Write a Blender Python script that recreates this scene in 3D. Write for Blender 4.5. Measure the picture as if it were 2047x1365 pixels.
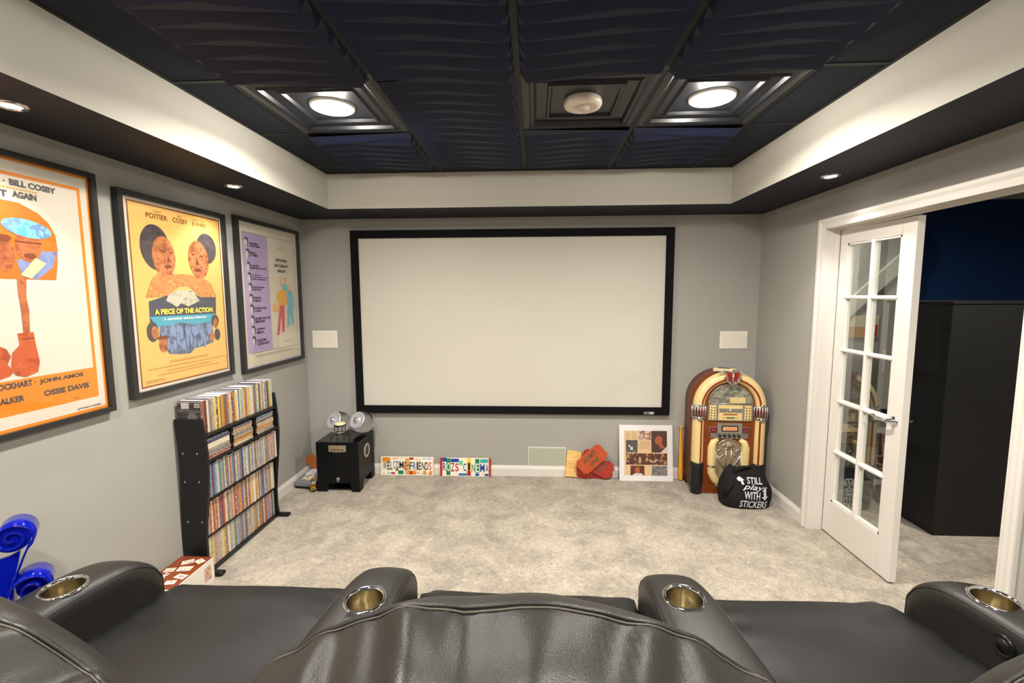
import bpy, bmesh, math, random
from mathutils import Vector, Matrix, noise
random.seed(11)
for o in list(bpy.data.objects): bpy.data.objects.remove(o)
S = bpy.context.scene
COL = S.collection

# ------------------------------------------------------------------ camera
CAM_H = 1.5525
cam_d = bpy.data.cameras.new('camera'); cam = bpy.data.objects.new('camera', cam_d); COL.objects.link(cam)
cam_d.sensor_width = 36.0; cam_d.lens = 16.098; cam_d.clip_start = 0.02; cam_d.clip_end = 60
_r = Vector((0.99882344, 0.04832635, -0.00403635)); _u = Vector((-0.00083063, 0.10026943, 0.99495998)); _f = Vector((-0.04848751, 0.993786, -0.1001916))
cam.matrix_world = Matrix(((_r.x, _u.x, -_f.x, 0), (_r.y, _u.y, -_f.y, 0), (_r.z, _u.z, -_f.z, CAM_H), (0, 0, 0, 1)))
S.camera = cam

# ------------------------------------------------------------------ world, exposure
W = bpy.data.worlds.new('world'); S.world = W; W.use_nodes = True
W.node_tree.nodes['Background'].inputs[0].default_value = (0.9, 0.95, 1.0, 1)
W.node_tree.nodes['Background'].inputs[1].default_value = 0.05
S.view_settings.view_transform = 'Standard'; S.view_settings.look = 'None'
S.view_settings.gamma = 1.0; S.view_settings.use_curve_mapping = False
S.view_settings.exposure = 1.12
LAMP_W = 5.5        # bare glow of each ceiling bulb
FLOOD_W = 16.5       # downward beam of each ceiling bulb
SPOT_W = 11.5         # each soffit downlight
HALL_FILL_W = 28.0        # unseen lamp added to light the adjoining room

# ------------------------------------------------------------------ room dimensions (metres)
XL, XR, YB, YF = -1.9595, 1.8201, 3.829, -2.35       # left, right, screen wall, rear wall
ZS, ZC = 2.1905, 2.44                                # soffit underside, ceiling grid
XLI, XRI, YBI, YFI = -1.5175, 1.3877, 3.387, -1.90   # tray opening
DY0, DY1, DZ = 1.785, 2.995, 1.955                   # doorway in the right wall

# ------------------------------------------------------------------ materials
def C(h, a=1.0):
    h = h.lstrip('#'); o = []
    for i in (0, 2, 4):
        c = int(h[i:i+2], 16) / 255.0
        o.append(c / 12.92 if c <= 0.04045 else ((c + 0.055) / 1.055) ** 2.4)
    return (o[0], o[1], o[2], a)
MATS = {}
def mat(name, col='#808080', rough=0.5, metal=0.0, spec=0.5, bump=0.0, bscale=200.0, var=0.0, vscale=8.0, coat=0.0, emit=None, estr=0.0, trans=0.0, ior=1.45, var2=None, detail=4.0, sheen=0.0):
    if name in MATS: return MATS[name]
    m = bpy.data.materials.new(name); m.use_nodes = True; MATS[name] = m
    nt = m.node_tree; N = nt.nodes; L = nt.links; b = N['Principled BSDF']
    c = C(col) if isinstance(col, str) else col
    b.inputs['Base Color'].default_value = c; b.inputs['Roughness'].default_value = rough; b.inputs['Metallic'].default_value = metal
    b.inputs['Specular IOR Level'].default_value = spec; b.inputs['IOR'].default_value = ior
    b.inputs['Coat Weight'].default_value = coat; b.inputs['Coat Roughness'].default_value = 0.08
    b.inputs['Transmission Weight'].default_value = trans
    b.inputs['Sheen Weight'].default_value = sheen
    if emit: b.inputs['Emission Color'].default_value = C(emit) if isinstance(emit, str) else emit; b.inputs['Emission Strength'].default_value = estr
    tc = N.new('ShaderNodeTexCoord')
    if var:
        n = N.new('ShaderNodeTexNoise'); n.inputs['Scale'].default_value = vscale; n.inputs['Detail'].default_value = detail; n.inputs['Roughness'].default_value = 0.6
        L.new(tc.outputs['Object'], n.inputs['Vector'])
        r = N.new('ShaderNodeValToRGB'); r.color_ramp.elements[0].position = 0.3; r.color_ramp.elements[1].position = 0.7
        c2 = C(var2) if var2 else tuple(min(1, x * (1 + var)) for x in c[:3]) + (1,)
        r.color_ramp.elements[0].color = tuple(x * (1 - var) for x in c[:3]) + (1,) if not var2 else c
        r.color_ramp.elements[1].color = c2
        L.new(n.outputs['Fac'], r.inputs['Fac']); L.new(r.outputs['Color'], b.inputs['Base Color'])
    if bump:
        n2 = N.new('ShaderNodeTexNoise'); n2.inputs['Scale'].default_value = bscale; n2.inputs['Detail'].default_value = 3
        L.new(tc.outputs['Object'], n2.inputs['Vector'])
        bp = N.new('ShaderNodeBump'); bp.inputs['Strength'].default_value = bump; bp.inputs['Distance'].default_value = 0.004
        L.new(n2.outputs['Fac'], bp.inputs['Height']); L.new(bp.outputs['Normal'], b.inputs['Normal'])
    return m

def wood_mat(name, c1, c2, rough=0.35, scale=(2, 2, 0.35), coat=0.2):
    m = mat(name, c1, rough, coat=coat); nt = m.node_tree; N = nt.nodes; L = nt.links; b = N['Principled BSDF']
    tc = N.new('ShaderNodeTexCoord'); mp = N.new('ShaderNodeMapping'); mp.inputs['Scale'].default_value = scale
    n = N.new('ShaderNodeTexNoise'); n.inputs['Scale'].default_value = 14; n.inputs['Detail'].default_value = 6; n.inputs['Distortion'].default_value = 0.6
    r = N.new('ShaderNodeValToRGB'); r.color_ramp.elements[0].color = C(c1); r.color_ramp.elements[1].color = C(c2); r.color_ramp.elements[0].position = 0.3; r.color_ramp.elements[1].position = 0.72
    L.new(tc.outputs['Object'], mp.inputs['Vector']); L.new(mp.outputs['Vector'], n.inputs['Vector']); L.new(n.outputs['Fac'], r.inputs['Fac']); L.new(r.outputs['Color'], b.inputs['Base Color'])
    return m

def carpet_mat():
    m = mat('carpet', '#b9b0a2', 1.0, spec=0.05, sheen=0.15); nt = m.node_tree; N = nt.nodes; L = nt.links; b = N['Principled BSDF']
    tc = N.new('ShaderNodeTexCoord')
    def nz(scale, detail, rough, dist=0.0):
        n = N.new('ShaderNodeTexNoise'); n.inputs['Scale'].default_value = scale; n.inputs['Detail'].default_value = detail; n.inputs['Roughness'].default_value = rough; n.inputs['Distortion'].default_value = dist
        L.new(tc.outputs['Object'], n.inputs['Vector']); return n
    big = nz(4.6, 8, 0.66, 0.6); fine = nz(260, 2, 0.7); mid = nz(38, 3, 0.6)
    r1 = N.new('ShaderNodeValToRGB'); r1.color_ramp.elements[0].position = 0.33; r1.color_ramp.elements[1].position = 0.62
    r1.color_ramp.elements[0].color = C('#968e81'); r1.color_ramp.elements[1].color = C('#bdb3a2')
    r2 = N.new('ShaderNodeValToRGB'); r2.color_ramp.elements[0].position = 0.32; r2.color_ramp.elements[1].position = 0.68
    r2.color_ramp.elements[0].color = (0.5, 0.49, 0.47, 1); r2.color_ramp.elements[1].color = (1.25, 1.25, 1.25, 1)
    r3 = N.new('ShaderNodeValToRGB'); r3.color_ramp.elements[0].position = 0.3; r3.color_ramp.elements[1].position = 0.7
    r3.color_ramp.elements[0].color = (0.82, 0.82, 0.82, 1); r3.color_ramp.elements[1].color = (1.12, 1.12, 1.12, 1)
    L.new(big.outputs['Fac'], r1.inputs['Fac']); L.new(fine.outputs['Fac'], r2.inputs['Fac']); L.new(mid.outputs['Fac'], r3.inputs['Fac'])
    x = N.new('ShaderNodeMix'); x.data_type = 'RGBA'; x.blend_type = 'MULTIPLY'; x.inputs[0].default_value = 1.0
    y = N.new('ShaderNodeMix'); y.data_type = 'RGBA'; y.blend_type = 'MULTIPLY'; y.inputs[0].default_value = 1.0
    L.new(r1.outputs['Color'], x.inputs[6]); L.new(r2.outputs['Color'], x.inputs[7]); L.new(x.outputs[2], y.inputs[6]); L.new(r3.outputs['Color'], y.inputs[7])
    L.new(y.outputs[2], b.inputs['Base Color'])
    ad = N.new('ShaderNodeMath'); ad.operation = 'ADD'; L.new(fine.outputs['Fac'], ad.inputs[0]); L.new(mid.outputs['Fac'], ad.inputs[1])
    bp = N.new('ShaderNodeBump'); bp.inputs['Strength'].default_value = 0.7; bp.inputs['Distance'].default_value = 0.008
    L.new(ad.outputs[0], bp.inputs['Height']); L.new(bp.outputs['Normal'], b.inputs['Normal'])
    return m

def pane_mat(name, tint=(0.93, 0.96, 0.95, 1), boost=1.0, rough=0.0, ior=1.5):
    m = bpy.data.materials.new(name); m.use_nodes = True; MATS[name] = m; nt = m.node_tree; N = nt.nodes; L = nt.links
    N.remove(N['Principled BSDF']); out = N['Material Output']
    t = N.new('ShaderNodeBsdfTransparent'); t.inputs[0].default_value = tint
    g = N.new('ShaderNodeBsdfGlossy'); g.inputs['Roughness'].default_value = rough; g.inputs[0].default_value = (1, 1, 1, 1)
    f = N.new('ShaderNodeFresnel'); f.inputs['IOR'].default_value = ior
    mu = N.new('ShaderNodeMath'); mu.operation = 'MULTIPLY'; mu.inputs[1].default_value = boost; mu.use_clamp = True
    mx = N.new('ShaderNodeMixShader'); ge = N.new('ShaderNodeNewGeometry'); iv = N.new('ShaderNodeMath'); iv.operation = 'SUBTRACT'; iv.inputs[0].default_value = 1.0; L.new(ge.outputs['Backfacing'], iv.inputs[1])
    m2 = N.new('ShaderNodeMath'); m2.operation = 'MULTIPLY'; L.new(mu.outputs[0], m2.inputs[0]); L.new(iv.outputs[0], m2.inputs[1])
    L.new(f.outputs[0], mu.inputs[0]); L.new(m2.outputs[0], mx.inputs[0]); L.new(t.outputs[0], mx.inputs[1]); L.new(g.outputs[0], mx.inputs[2])
    L.new(mx.outputs[0], out.inputs['Surface']); return m

def print_mat(name, cols, scale=(30, 30, 30), rough=0.4, detail=5.0):
    """flat printed picture: blotches of a few ink colours"""
    m = mat(name, cols[0], rough); nt = m.node_tree; N = nt.nodes; L = nt.links; b = N['Principled BSDF']
    tc = N.new('ShaderNodeTexCoord'); mp = N.new('ShaderNodeMapping'); mp.inputs['Scale'].default_value = scale
    n = N.new('ShaderNodeTexNoise'); n.inputs['Scale'].default_value = 1; n.inputs['Detail'].default_value = detail; n.inputs['Roughness'].default_value = 0.65
    r = N.new('ShaderNodeValToRGB'); r.color_ramp.interpolation = 'CONSTANT'; el = r.color_ramp.elements; k = len(cols)
    while len(el) < k: el.new(0.5)
    for i, c in enumerate(cols):
        el[i].position = 0.0 if i == 0 else 0.32 + 0.36 * (i - 0.5) / max(1, k - 1); el[i].color = C(c)
    L.new(tc.outputs['Object'], mp.inputs['Vector']); L.new(mp.outputs['Vector'], n.inputs['Vector']); L.new(n.outputs['Fac'], r.inputs['Fac']); L.new(r.outputs['Color'], b.inputs['Base Color'])
    return m

def spine_mat():
    """printed spine: ink colour from the object's own colour plus title-like blotches"""
    m = mat('spine_print', '#888888', 0.3, coat=0.3); nt = m.node_tree; N = nt.nodes; L = nt.links; b = N['Principled BSDF']
    oi = N.new('ShaderNodeObjectInfo'); tc = N.new('ShaderNodeTexCoord')
    ad = N.new('ShaderNodeVectorMath'); ad.operation = 'ADD'
    ml = N.new('ShaderNodeVectorMath'); ml.operation = 'SCALE'; ml.inputs[3].default_value = 37.0
    cb = N.new('ShaderNodeCombineXYZ'); L.new(oi.outputs['Random'], cb.inputs[0]); L.new(oi.outputs['Random'], cb.inputs[1]); L.new(oi.outputs['Random'], cb.inputs[2])
    L.new(cb.outputs[0], ml.inputs[0]); L.new(ml.outputs[0], ad.inputs[1]); L.new(tc.outputs['Object'], ad.inputs[0])
    mp = N.new('ShaderNodeMapping'); mp.inputs['Scale'].default_value = (1, 330, 75); L.new(ad.outputs[0], mp.inputs['Vector'])
    n = N.new('ShaderNodeTexNoise'); n.inputs['Scale'].default_value = 1.0; n.inputs['Detail'].default_value = 4; n.inputs['Roughness'].default_value = 0.7; L.new(mp.outputs[0], n.inputs['Vector'])
    r = N.new('ShaderNodeValToRGB'); el = r.color_ramp.elements
    el[0].position = 0.50; el[0].color = (0, 0, 0, 1); el[1].position = 0.60; el[1].color = (0.8, 0.8, 0.8, 1)
    L.new(n.outputs['Fac'], r.inputs['Fac'])
    r2 = N.new('ShaderNodeValToRGB'); r2.color_ramp.interpolation = 'CONSTANT'; e2 = r2.color_ramp.elements
    cs = ['#d9d0be', '#2e2a28', '#a8533a', '#d5c9ae', '#4b5f86', '#c09a52', '#dcd7cc', '#6b5f52']
    while len(e2) < len(cs): e2.new(0.5)
    for i, c in enumerate(cs): e2[i].position = i / len(cs); e2[i].color = C(c)
    fr = N.new('ShaderNodeMath'); fr.operation = 'MULTIPLY'; fr.inputs[1].default_value = 13.7; f2 = N.new('ShaderNodeMath'); f2.operation = 'FRACT'
    L.new(oi.outputs['Random'], fr.inputs[0]); L.new(fr.outputs[0], f2.inputs[0]); L.new(f2.outputs[0], r2.inputs['Fac'])
    mx = N.new('ShaderNodeMix'); mx.data_type = 'RGBA'; L.new(r.outputs['Color'], mx.inputs[0]); L.new(oi.outputs['Color'], mx.inputs[6]); L.new(r2.outputs['Color'], mx.inputs[7])
    L.new(mx.outputs[2], b.inputs['Base Color']); return m

M_WALL = mat('wall_paint', '#a19f98', 0.62, spec=0.35, bump=0.06, bscale=260)
M_FACE = mat('soffit_face_paint', '#c2bfb4', 0.6, spec=0.35, bump=0.05, bscale=260)
M_BLACKP = mat('soffit_black_paint', '#111521', 0.55, spec=0.3, bump=0.05, bscale=260)
M_WHITE = mat('white_trim_paint', '#d5d0c8', 0.35, spec=0.5)
M_CARPET = carpet_mat()
M_TILEP = mat('black_vinyl_tile', '#131a33', 0.45, spec=0.35, bump=0.04, bscale=90)
M_TILEC = mat('black_coffer_tile', '#121419', 0.36, spec=0.5, bump=0.05, bscale=60)
M_TILEF = mat('black_fissured_tile', '#2a2f38', 0.9, spec=0.2, bump=0.9, bscale=420, var=0.5, vscale=500)
M_GRID = mat('black_grid_metal', '#0e0f12', 0.5, spec=0.3)
M_NAVY = mat('navy_wall_paint', '#0a2f5e', 0.6, spec=0.3)
M_LEATHER = mat('black_leather', '#1c1b18', 0.42, spec=0.6, bump=0.2, bscale=420, var=0.25, vscale=5)
M_LEATHER2 = mat('black_leather_seat', '#141414', 0.43, spec=0.5, bump=0.14, bscale=380, var=0.25, vscale=5)
M_THREAD = mat('grey_stitching', '#6a655c', 0.6)
M_CHROME = mat('chrome', '#dcdcdc', 0.08, metal=1.0)
M_STEEL = mat('brushed_cup_metal', '#c9bfa6', 0.18, metal=1.0)
M_BPLAST = mat('black_plastic', '#121214', 0.32)
M_BWOOD = mat('black_laminate', '#131315', 0.34, spec=0.5, bump=0.03, bscale=150)
M_FRAMEB = mat('black_frame', '#2a2928', 0.36, spec=0.5)
M_GLAZE = pane_mat('poster_glazing', (0.99, 0.99, 0.99, 1), 1.2, 0.02)
M_PANE = pane_mat('door_glass', (0.92, 0.95, 0.93, 1), 2.6, 0.0, 1.52)
M_INKD = mat('ink_dark', '#3a3330', 0.6)
M_INKK = mat('ink_black', '#151515', 0.6)
M_INKW = mat('ink_white', '#f3f1ea', 0.6)

# ------------------------------------------------------------------ mesh builder
class MB:
    def __init__(s, T=None): s.v = []; s.f = []; s.m = []; s.sm = []; s.T = T; s.chunks = []
    def add(s, vs, fs, mi=0, smooth=False):
        b = len(s.v)
        for p in vs:
            p = Vector(p); s.v.append(s.T @ p if s.T else p)
        f0 = len(s.f)
        for f in fs: s.f.append([b + i for i in f]); s.m.append(mi); s.sm.append(smooth)
        s.chunks.append((b, len(s.v), f0, len(s.f)))
        return s
    def box(s, x0, x1, y0, y1, z0, z1, mi=0, ch=0.0):
        if x0 > x1: x0, x1 = x1, x0
        if y0 > y1: y0, y1 = y1, y0
        if z0 > z1: z0, z1 = z1, z0
        if ch <= 0:
            vs = [(x, y, z) for x in (x0, x1) for y in (y0, y1) for z in (z0, z1)]
            return s.add(vs, [(0, 1, 3, 2), (4, 6, 7, 5), (0, 4, 5, 1), (2, 3, 7, 6), (0, 2, 6, 4), (1, 5, 7, 3)], mi)
        bm = bmesh.new(); bmesh.ops.create_cube(bm, size=1.0)
        for v in bm.verts: v.co = Vector(((x0 + x1) / 2 + v.co.x * (x1 - x0), (y0 + y1) / 2 + v.co.y * (y1 - y0), (z0 + z1) / 2 + v.co.z * (z1 - z0)))
        bmesh.ops.bevel(bm, geom=bm.edges[:], offset=ch, segments=2, affect='EDGES', profile=0.5)
        bm.verts.index_update(); vs = [v.co.copy() for v in bm.verts]; fs = [[v.index for v in f.verts] for f in bm.faces]; bm.free()
        return s.add(vs, fs, mi)
    def prism(s, poly, a0, a1, ax='x', mi=0, smooth=False):
        """polygon extruded along an axis; poly is (y,z) for x, (x,z) for y, (x,y) for z"""
        def P(p, a): return {'x': (a, p[0], p[1]), 'y': (p[0], a, p[1]), 'z': (p[0], p[1], a)}[ax]
        n = len(poly); vs = [P(p, a0) for p in poly] + [P(p, a1) for p in poly]
        s.add(vs, [list(range(n))[::-1], list(range(n, 2 * n))], mi)
        b = len(s.v) - 2 * n
        for i in range(n):
            j = (i + 1) % n; s.f.append([b + i, b + j, b + n + j, b + n + i]); s.m.append(mi); s.sm.append(smooth)
        return s
    def lathe(s, prof, c=(0, 0, 0), axis='z', n=28, mi=0, smooth=True):
        vs = []; k = len(prof)
        for i in range(n):
            a = 2 * math.pi * i / n; ca, sa = math.cos(a), math.sin(a)
            for r, h in prof:
                p = (r * ca, r * sa, h) if axis == 'z' else ((r * ca, h, r * sa) if axis == 'y' else (h, r * ca, r * sa))
                vs.append((c[0] + p[0], c[1] + p[1], c[2] + p[2]))
        fs = []
        for i in range(n):
            j = (i + 1) % n
            for q in range(k - 1): fs.append((i * k + q, j * k + q, j * k + q + 1, i * k + q + 1))
        return s.add(vs, fs, mi, smooth)
    def tube(s, pts, r, n=8, mi=0, closed=False, cap=True, smooth=True, flat=None):
        pts = [Vector(p) for p in pts]; m = len(pts); vs = []; up0 = None
        for i, p in enumerate(pts):
            a = pts[(i - 1) % m] if (closed or i > 0) else p; b = pts[(i + 1) % m] if (closed or i < m - 1) else p
            t = (b - a).normalized()
            if up0 is None:
                up0 = Vector((0, 0, 1)) if abs(t.z) < 0.9 else Vector((0, 1, 0))
            x = t.cross(up0); x = x.normalized() if x.length > 1e-6 else t.orthogonal().normalized()
            y = x.cross(t).normalized(); up0 = y
            rr = r[i] if isinstance(r, (list, tuple)) else r
            for q in range(n):
                an = 2 * math.pi * q / n; fy = flat if flat else 1.0
                vs.append(p + x * (rr * math.cos(an)) + y * (rr * fy * math.sin(an)))
        fs = []
        for i in range(m if closed else m - 1):
            j = (i + 1) % m
            for q in range(n): fs.append((i * n + q, i * n + (q + 1) % n, j * n + (q + 1) % n, j * n + q))
        s.add(vs, fs, mi, smooth)
        if cap and not closed:
            b = len(s.v) - m * n
            s.f.append([b + q for q in range(n)][::-1]); s.m.append(mi); s.sm.append(False)
            s.f.append([b + (m - 1) * n + q for q in range(n)]); s.m.append(mi); s.sm.append(False)
        return s
    def grid(s, fn, nu, nv, mi=0, smooth=True, closeu=False):
        vs = [fn(i / (nu if closeu else nu - 1), j / (nv - 1)) for i in range(nu) for j in range(nv)]
        fs = []
        for i in range(nu if closeu else nu - 1):
            k = (i + 1) % nu
            for j in range(nv - 1): fs.append((i * nv + j, k * nv + j, k * nv + j + 1, i * nv + j + 1))
        return s.add(vs, fs, mi, smooth)
    def mesh(s, name, mats, shift=None):
        me = bpy.data.meshes.new(name)
        vs = [tuple(v - shift) for v in s.v] if shift is not None else [tuple(v) for v in s.v]
        me.from_pydata(vs, [], s.f); me.update()
        for m in (mats if isinstance(mats, (list, tuple)) else [mats]): me.materials.append(m)
        for p, mi, sm in zip(me.polygons, s.m, s.sm): p.material_index = mi; p.use_smooth = sm
        bm = bmesh.new(); bm.from_mesh(me); bmesh.ops.recalc_face_normals(bm, faces=bm.faces[:]); bm.to_mesh(me); bm.free()
        return me
    def build(s, name, mats, parent=None, local=False):
        if parent is not None and not local: sh = parent.location.copy()
        elif parent is None and s.v:
            lo = [min(v[i] for v in s.v) for i in range(3)]; hi = [max(v[i] for v in s.v) for i in range(3)]
            sh = Vector(((lo[0] + hi[0]) / 2, (lo[1] + hi[1]) / 2, lo[2]))
        else: sh = None
        o = bpy.data.objects.new(name, s.mesh(name, mats, sh)); COL.objects.link(o)
        if parent is not None: o.parent = parent
        elif sh is not None: o.location = sh
        return o
def build_each(mb, name, mats, parent, local=False):
    """every separately added piece becomes an object of its own"""
    ms = mats if isinstance(mats, (list, tuple)) else [mats]
    for (v0, v1, f0, f1) in mb.chunks:
        q = MB(); q.v = mb.v[v0:v1]; q.f = [[i - v0 for i in f] for f in mb.f[f0:f1]]; q.m = [0] * (f1 - f0); q.sm = mb.sm[f0:f1]
        q.build(name, ms[mb.m[f0]], parent, local)
def sub(o_parent, mb, name, mats, base):
    """sub-part: child of a part whose thing has its origin at `base`"""
    o = bpy.data.objects.new(name, mb.mesh(name, mats, base)); COL.objects.link(o); o.parent = o_parent; return o

def tag(o, label=None, cat=None, group=None, kind=None):
    if label: o['label'] = label
    if cat: o['category'] = cat
    if group: o['group'] = group
    if kind: o['kind'] = kind
    return o
def thing(name, label, cat, loc=(0, 0, 0), rot=(0, 0, 0), group=None):
    o = bpy.data.objects.new(name, None); COL.objects.link(o); o.location = loc; o.rotation_euler = rot; o.empty_display_size = 0.05
    return tag(o, label, cat, group)
def dup(root, loc, label, rot=None):
    r = root.copy(); COL.objects.link(r); r.location = loc; r['label'] = label
    if rot is not None: r.rotation_euler = rot
    for ch in list(root.children):
        c = ch.copy(); COL.objects.link(c); c.parent = r
        for g in ch.children:
            d = g.copy(); COL.objects.link(d); d.parent = c
    return r
def struct(name, mb, m, label): return tag(mb.build(name, m), label, None, None, 'structure')

_fc = {}
def text_mesh(s, bold=0.0, shear=0.0, spacing=1.0):
    key = (s, bold, shear, spacing)
    if key in _fc: return _fc[key]
    cu = bpy.data.curves.new('t', 'FONT'); cu.body = s; cu.offset = bold; cu.shear = shear; cu.space_character = spacing; cu.resolution_u = 3
    ob = bpy.data.objects.new('t', cu); COL.objects.link(ob)
    dg = bpy.context.evaluated_depsgraph_get(); me = bpy.data.meshes.new_from_object(ob.evaluated_get(dg))
    vs = [v.co.copy() for v in me.vertices]; fs = [list(p.vertices) for p in me.polygons]
    bpy.data.objects.remove(ob); bpy.data.curves.remove(cu); bpy.data.meshes.remove(me)
    _fc[key] = (vs, fs); return _fc[key]
def add_text(mb, s, u0, u1, v0, v1, place, bold=0.02, shear=0.0, spacing=1.0, mi=0, rot=0.0):
    """letters fitted to the rectangle (u0..u1, v0..v1), turned by rot about its centre, mapped to space by place(u, v)"""
    vs, fs = text_mesh(s, bold, shear, spacing)
    x0 = min(v.x for v in vs); x1 = max(v.x for v in vs); y0 = min(v.y for v in vs); y1 = max(v.y for v in vs)
    cu, cv = (u0 + u1) / 2, (v0 + v1) / 2; cr, sr = math.cos(rot), math.sin(rot); out = []
    for v in vs:
        a = (v.x - x0) / (x1 - x0) * (u1 - u0) + u0 - cu; b = (v.y - y0) / (y1 - y0) * (v1 - v0) + v0 - cv
        out.append(place(cu + a * cr - b * sr, cv + a * sr + b * cr))
    return mb.add(out, fs, mi)
def flat(mb, poly, place, mi=0): return mb.add([place(u, v) for u, v in poly], [list(range(len(poly)))], mi)
def rect(u0, u1, v0, v1): return [(u0, v0), (u1, v0), (u1, v1), (u0, v1)]
def ellipse(cu, cv, a, b, n=24, rot=0.0, a0=0, a1=2 * math.pi):
    o = []
    for i in range(n):
        t = a0 + (a1 - a0) * i / (n if abs(a1 - a0) > 6.28 else n - 1); x, y = a * math.cos(t), b * math.sin(t)
        o.append((cu + x * math.cos(rot) - y * math.sin(rot), cv + x * math.sin(rot) + y * math.cos(rot)))
    return o
def arc(cx, cy, r, a0, a1, n): return [(cx + r * math.cos(a0 + (a1 - a0) * i / (n - 1)), cy + r * math.sin(a0 + (a1 - a0) * i / (n - 1))) for i in range(n)]
ONES = ['zeroth', 'first', 'second', 'third', 'fourth', 'fifth', 'sixth', 'seventh', 'eighth', 'ninth', 'tenth', 'eleventh', 'twelfth', 'thirteenth', 'fourteenth', 'fifteenth', 'sixteenth', 'seventeenth', 'eighteenth', 'nineteenth']
def ordinal(n):
    if n < 20: return ONES[n]
    t = ['', '', 'twent', 'thirt', 'fort', 'fift'][n // 10]
    return t + 'ieth' if n % 10 == 0 else t + 'y-' + ONES[n % 10]

# ================================================================== THE SETTING
struct('floor', MB().box(-2.2, 6.2, -2.6, 5.3, -0.06, 0.0), M_CARPET, 'mottled beige grey cut pile carpet')
struct('wall_left', MB().box(XL - 0.12, XL, YF - 0.12, YB + 0.12, 0, 2.56), M_WALL, 'grey painted left wall with the posters')
struct('wall_back', MB().box(XL, XR + 0.0, YB, YB + 0.12, 0, 2.56), M_WALL, 'grey painted wall behind the projection screen')
struct('wall_rear', MB().box(XL, XR + 0.12, YF - 0.12, YF, 0, 2.56), M_WALL, 'grey painted wall behind the seats')
wr = MB().box(XR, XR + 0.12, DY1 + 0.012, YB + 0.12, 0, 2.56).box(XR, XR + 0.12, YF, DY0 - 0.012, 0, 2.56).box(XR, XR + 0.12, DY0 - 0.012, DY1 + 0.012, DZ + 0.012, 2.56)
struct('wall_right', wr, M_WALL, 'grey painted right wall with the doorway')

def baseboard(name, poly_ax, a0, a1, flip, at, label):
    """stepped skirting profile swept along an axis"""
    pr = [(0, 0), (0.014, 0), (0.014, 0.066), (0.011, 0.070), (0.011, 0.076), (0.006, 0.084), (0.004, 0.092), (0, 0.092)]
    P = [(at + flip * p, z) for p, z in pr]
    return struct(name, MB().prism(P, a0, a1, poly_ax), M_WHITE, label)
baseboard('baseboard_back', 'x', XL + 0.015, XR - 0.015, -1, YB, 'white skirting board along the screen wall')
def bb_side(name, x, sgn, y0, y1, label):
    pr = [(0, 0), (0.014, 0), (0.014, 0.066), (0.011, 0.070), (0.011, 0.076), (0.006, 0.084), (0.004, 0.092), (0, 0.092)]
    struct(name, MB().prism([(x + sgn * p, z) for p, z in pr], y0, y1, 'y'), M_WHITE, label)
bb_side('baseboard_left', XL, 1, YF, YB, 'white skirting board along the poster wall')
bb_side('baseboard_right', XR, -1, DY1 + 0.066, YB, 'white skirting board between jukebox corner and door casing')

# door casing (three moulded lengths with mitred corners) and jamb lining
def casing(outer):
    pr = [(0.0, 0.0), (0.0, 0.012), (0.010, 0.014), (0.012, 0.011), (0.030, 0.013), (0.040, 0.018), (0.046, 0.0205), (0.060, 0.0205), (0.063, 0.016), (0.063, 0.0)]
    return pr
def sweep_casing(seg):
    mb = MB(); pr = casing(0); a, b = seg
    def at(corner, d, h): return (XR - h, corner[0] + corner[2] * d, corner[1] + corner[3] * d)
    n = len(pr); vs = [at(a, d, h) for d, h in pr] + [at(b, d, h) for d, h in pr]
    fs = [(i, (i + 1) % n, n + (i + 1) % n, n + i) for i in range(n)] + [list(range(n)), list(range(n, 2 * n))]
    return mb.add(vs, fs)
cF0, cF1, cN0, cN1 = (DY1, 0.0, 1, 0), (DY1, DZ, 1, 1), (DY0, 0.0, -1, 0), (DY0, DZ, -1, 1)
casing_o = struct('trim_1', sweep_casing((cF0, cF1)), M_WHITE, 'white moulded door casing around the right doorway')
for seg, nm in (((cF1, cN1), 'casing_head'), ((cN0, cN1), 'casing_leg')):
    o = bpy.data.objects.new(nm, sweep_casing(seg).mesh(nm, M_WHITE, casing_o.location)); COL.objects.link(o); o.parent = casing_o
jam = MB().box(XR, XR + 0.13, DY1, DY1 + 0.012, 0, DZ + 0.012).box(XR, XR + 0.13, DY0 - 0.012, DY0, 0, DZ + 0.012).box(XR, XR + 0.13, DY0, DY1, DZ, DZ + 0.012)
struct('trim_2', jam, M_WHITE, 'white jamb lining inside the doorway')
st = MB().box(XR + 0.060, XR + 0.078, DY1 - 0.008, DY1 - 0.0002, 0, DZ).box(XR + 0.060, XR + 0.078, DY0, DY1 - 0.008, DZ - 0.012, DZ - 0.0002)
struct('trim_3', st, M_WHITE, 'thin white door stop strip on the jamb')

# ------------------------------------------------------------------ French door leaf (closed), hinged on the far jamb
DX0, DX1, DA, DB_, DTOP = XR + 0.080, XR + 0.118, 2.413, 2.985, 1.940
door = tag(bpy.data.objects.new('door_1', None), 'white French door leaf with ten glass panes and lever handle', None, None, 'structure'); COL.objects.link(door); door.location = (DX0, DA, 0.012)
LY = [(2.517, 2.697), (2.722, 2.908)]
LZ = [(0.240, 0.545), (0.566, 0.872), (0.894, 1.196), (1.218, 1.522), (1.544, 1.846)]
MB().box(DX0, DX1, DA, 2.505, 0.012, DTOP, ch=0.002).build('stile', M_WHITE, door)
MB().box(DX0, DX1, 2.920, DB_, 0.012, DTOP, ch=0.002).build('stile', M_WHITE, door)
MB().box(DX0, DX1, 2.505, 2.920, 0.012, 0.228).build('rail', M_WHITE, door)
MB().box(DX0, DX1, 2.505, 2.920, 1.858, DTOP).build('rail', M_WHITE, door)
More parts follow.
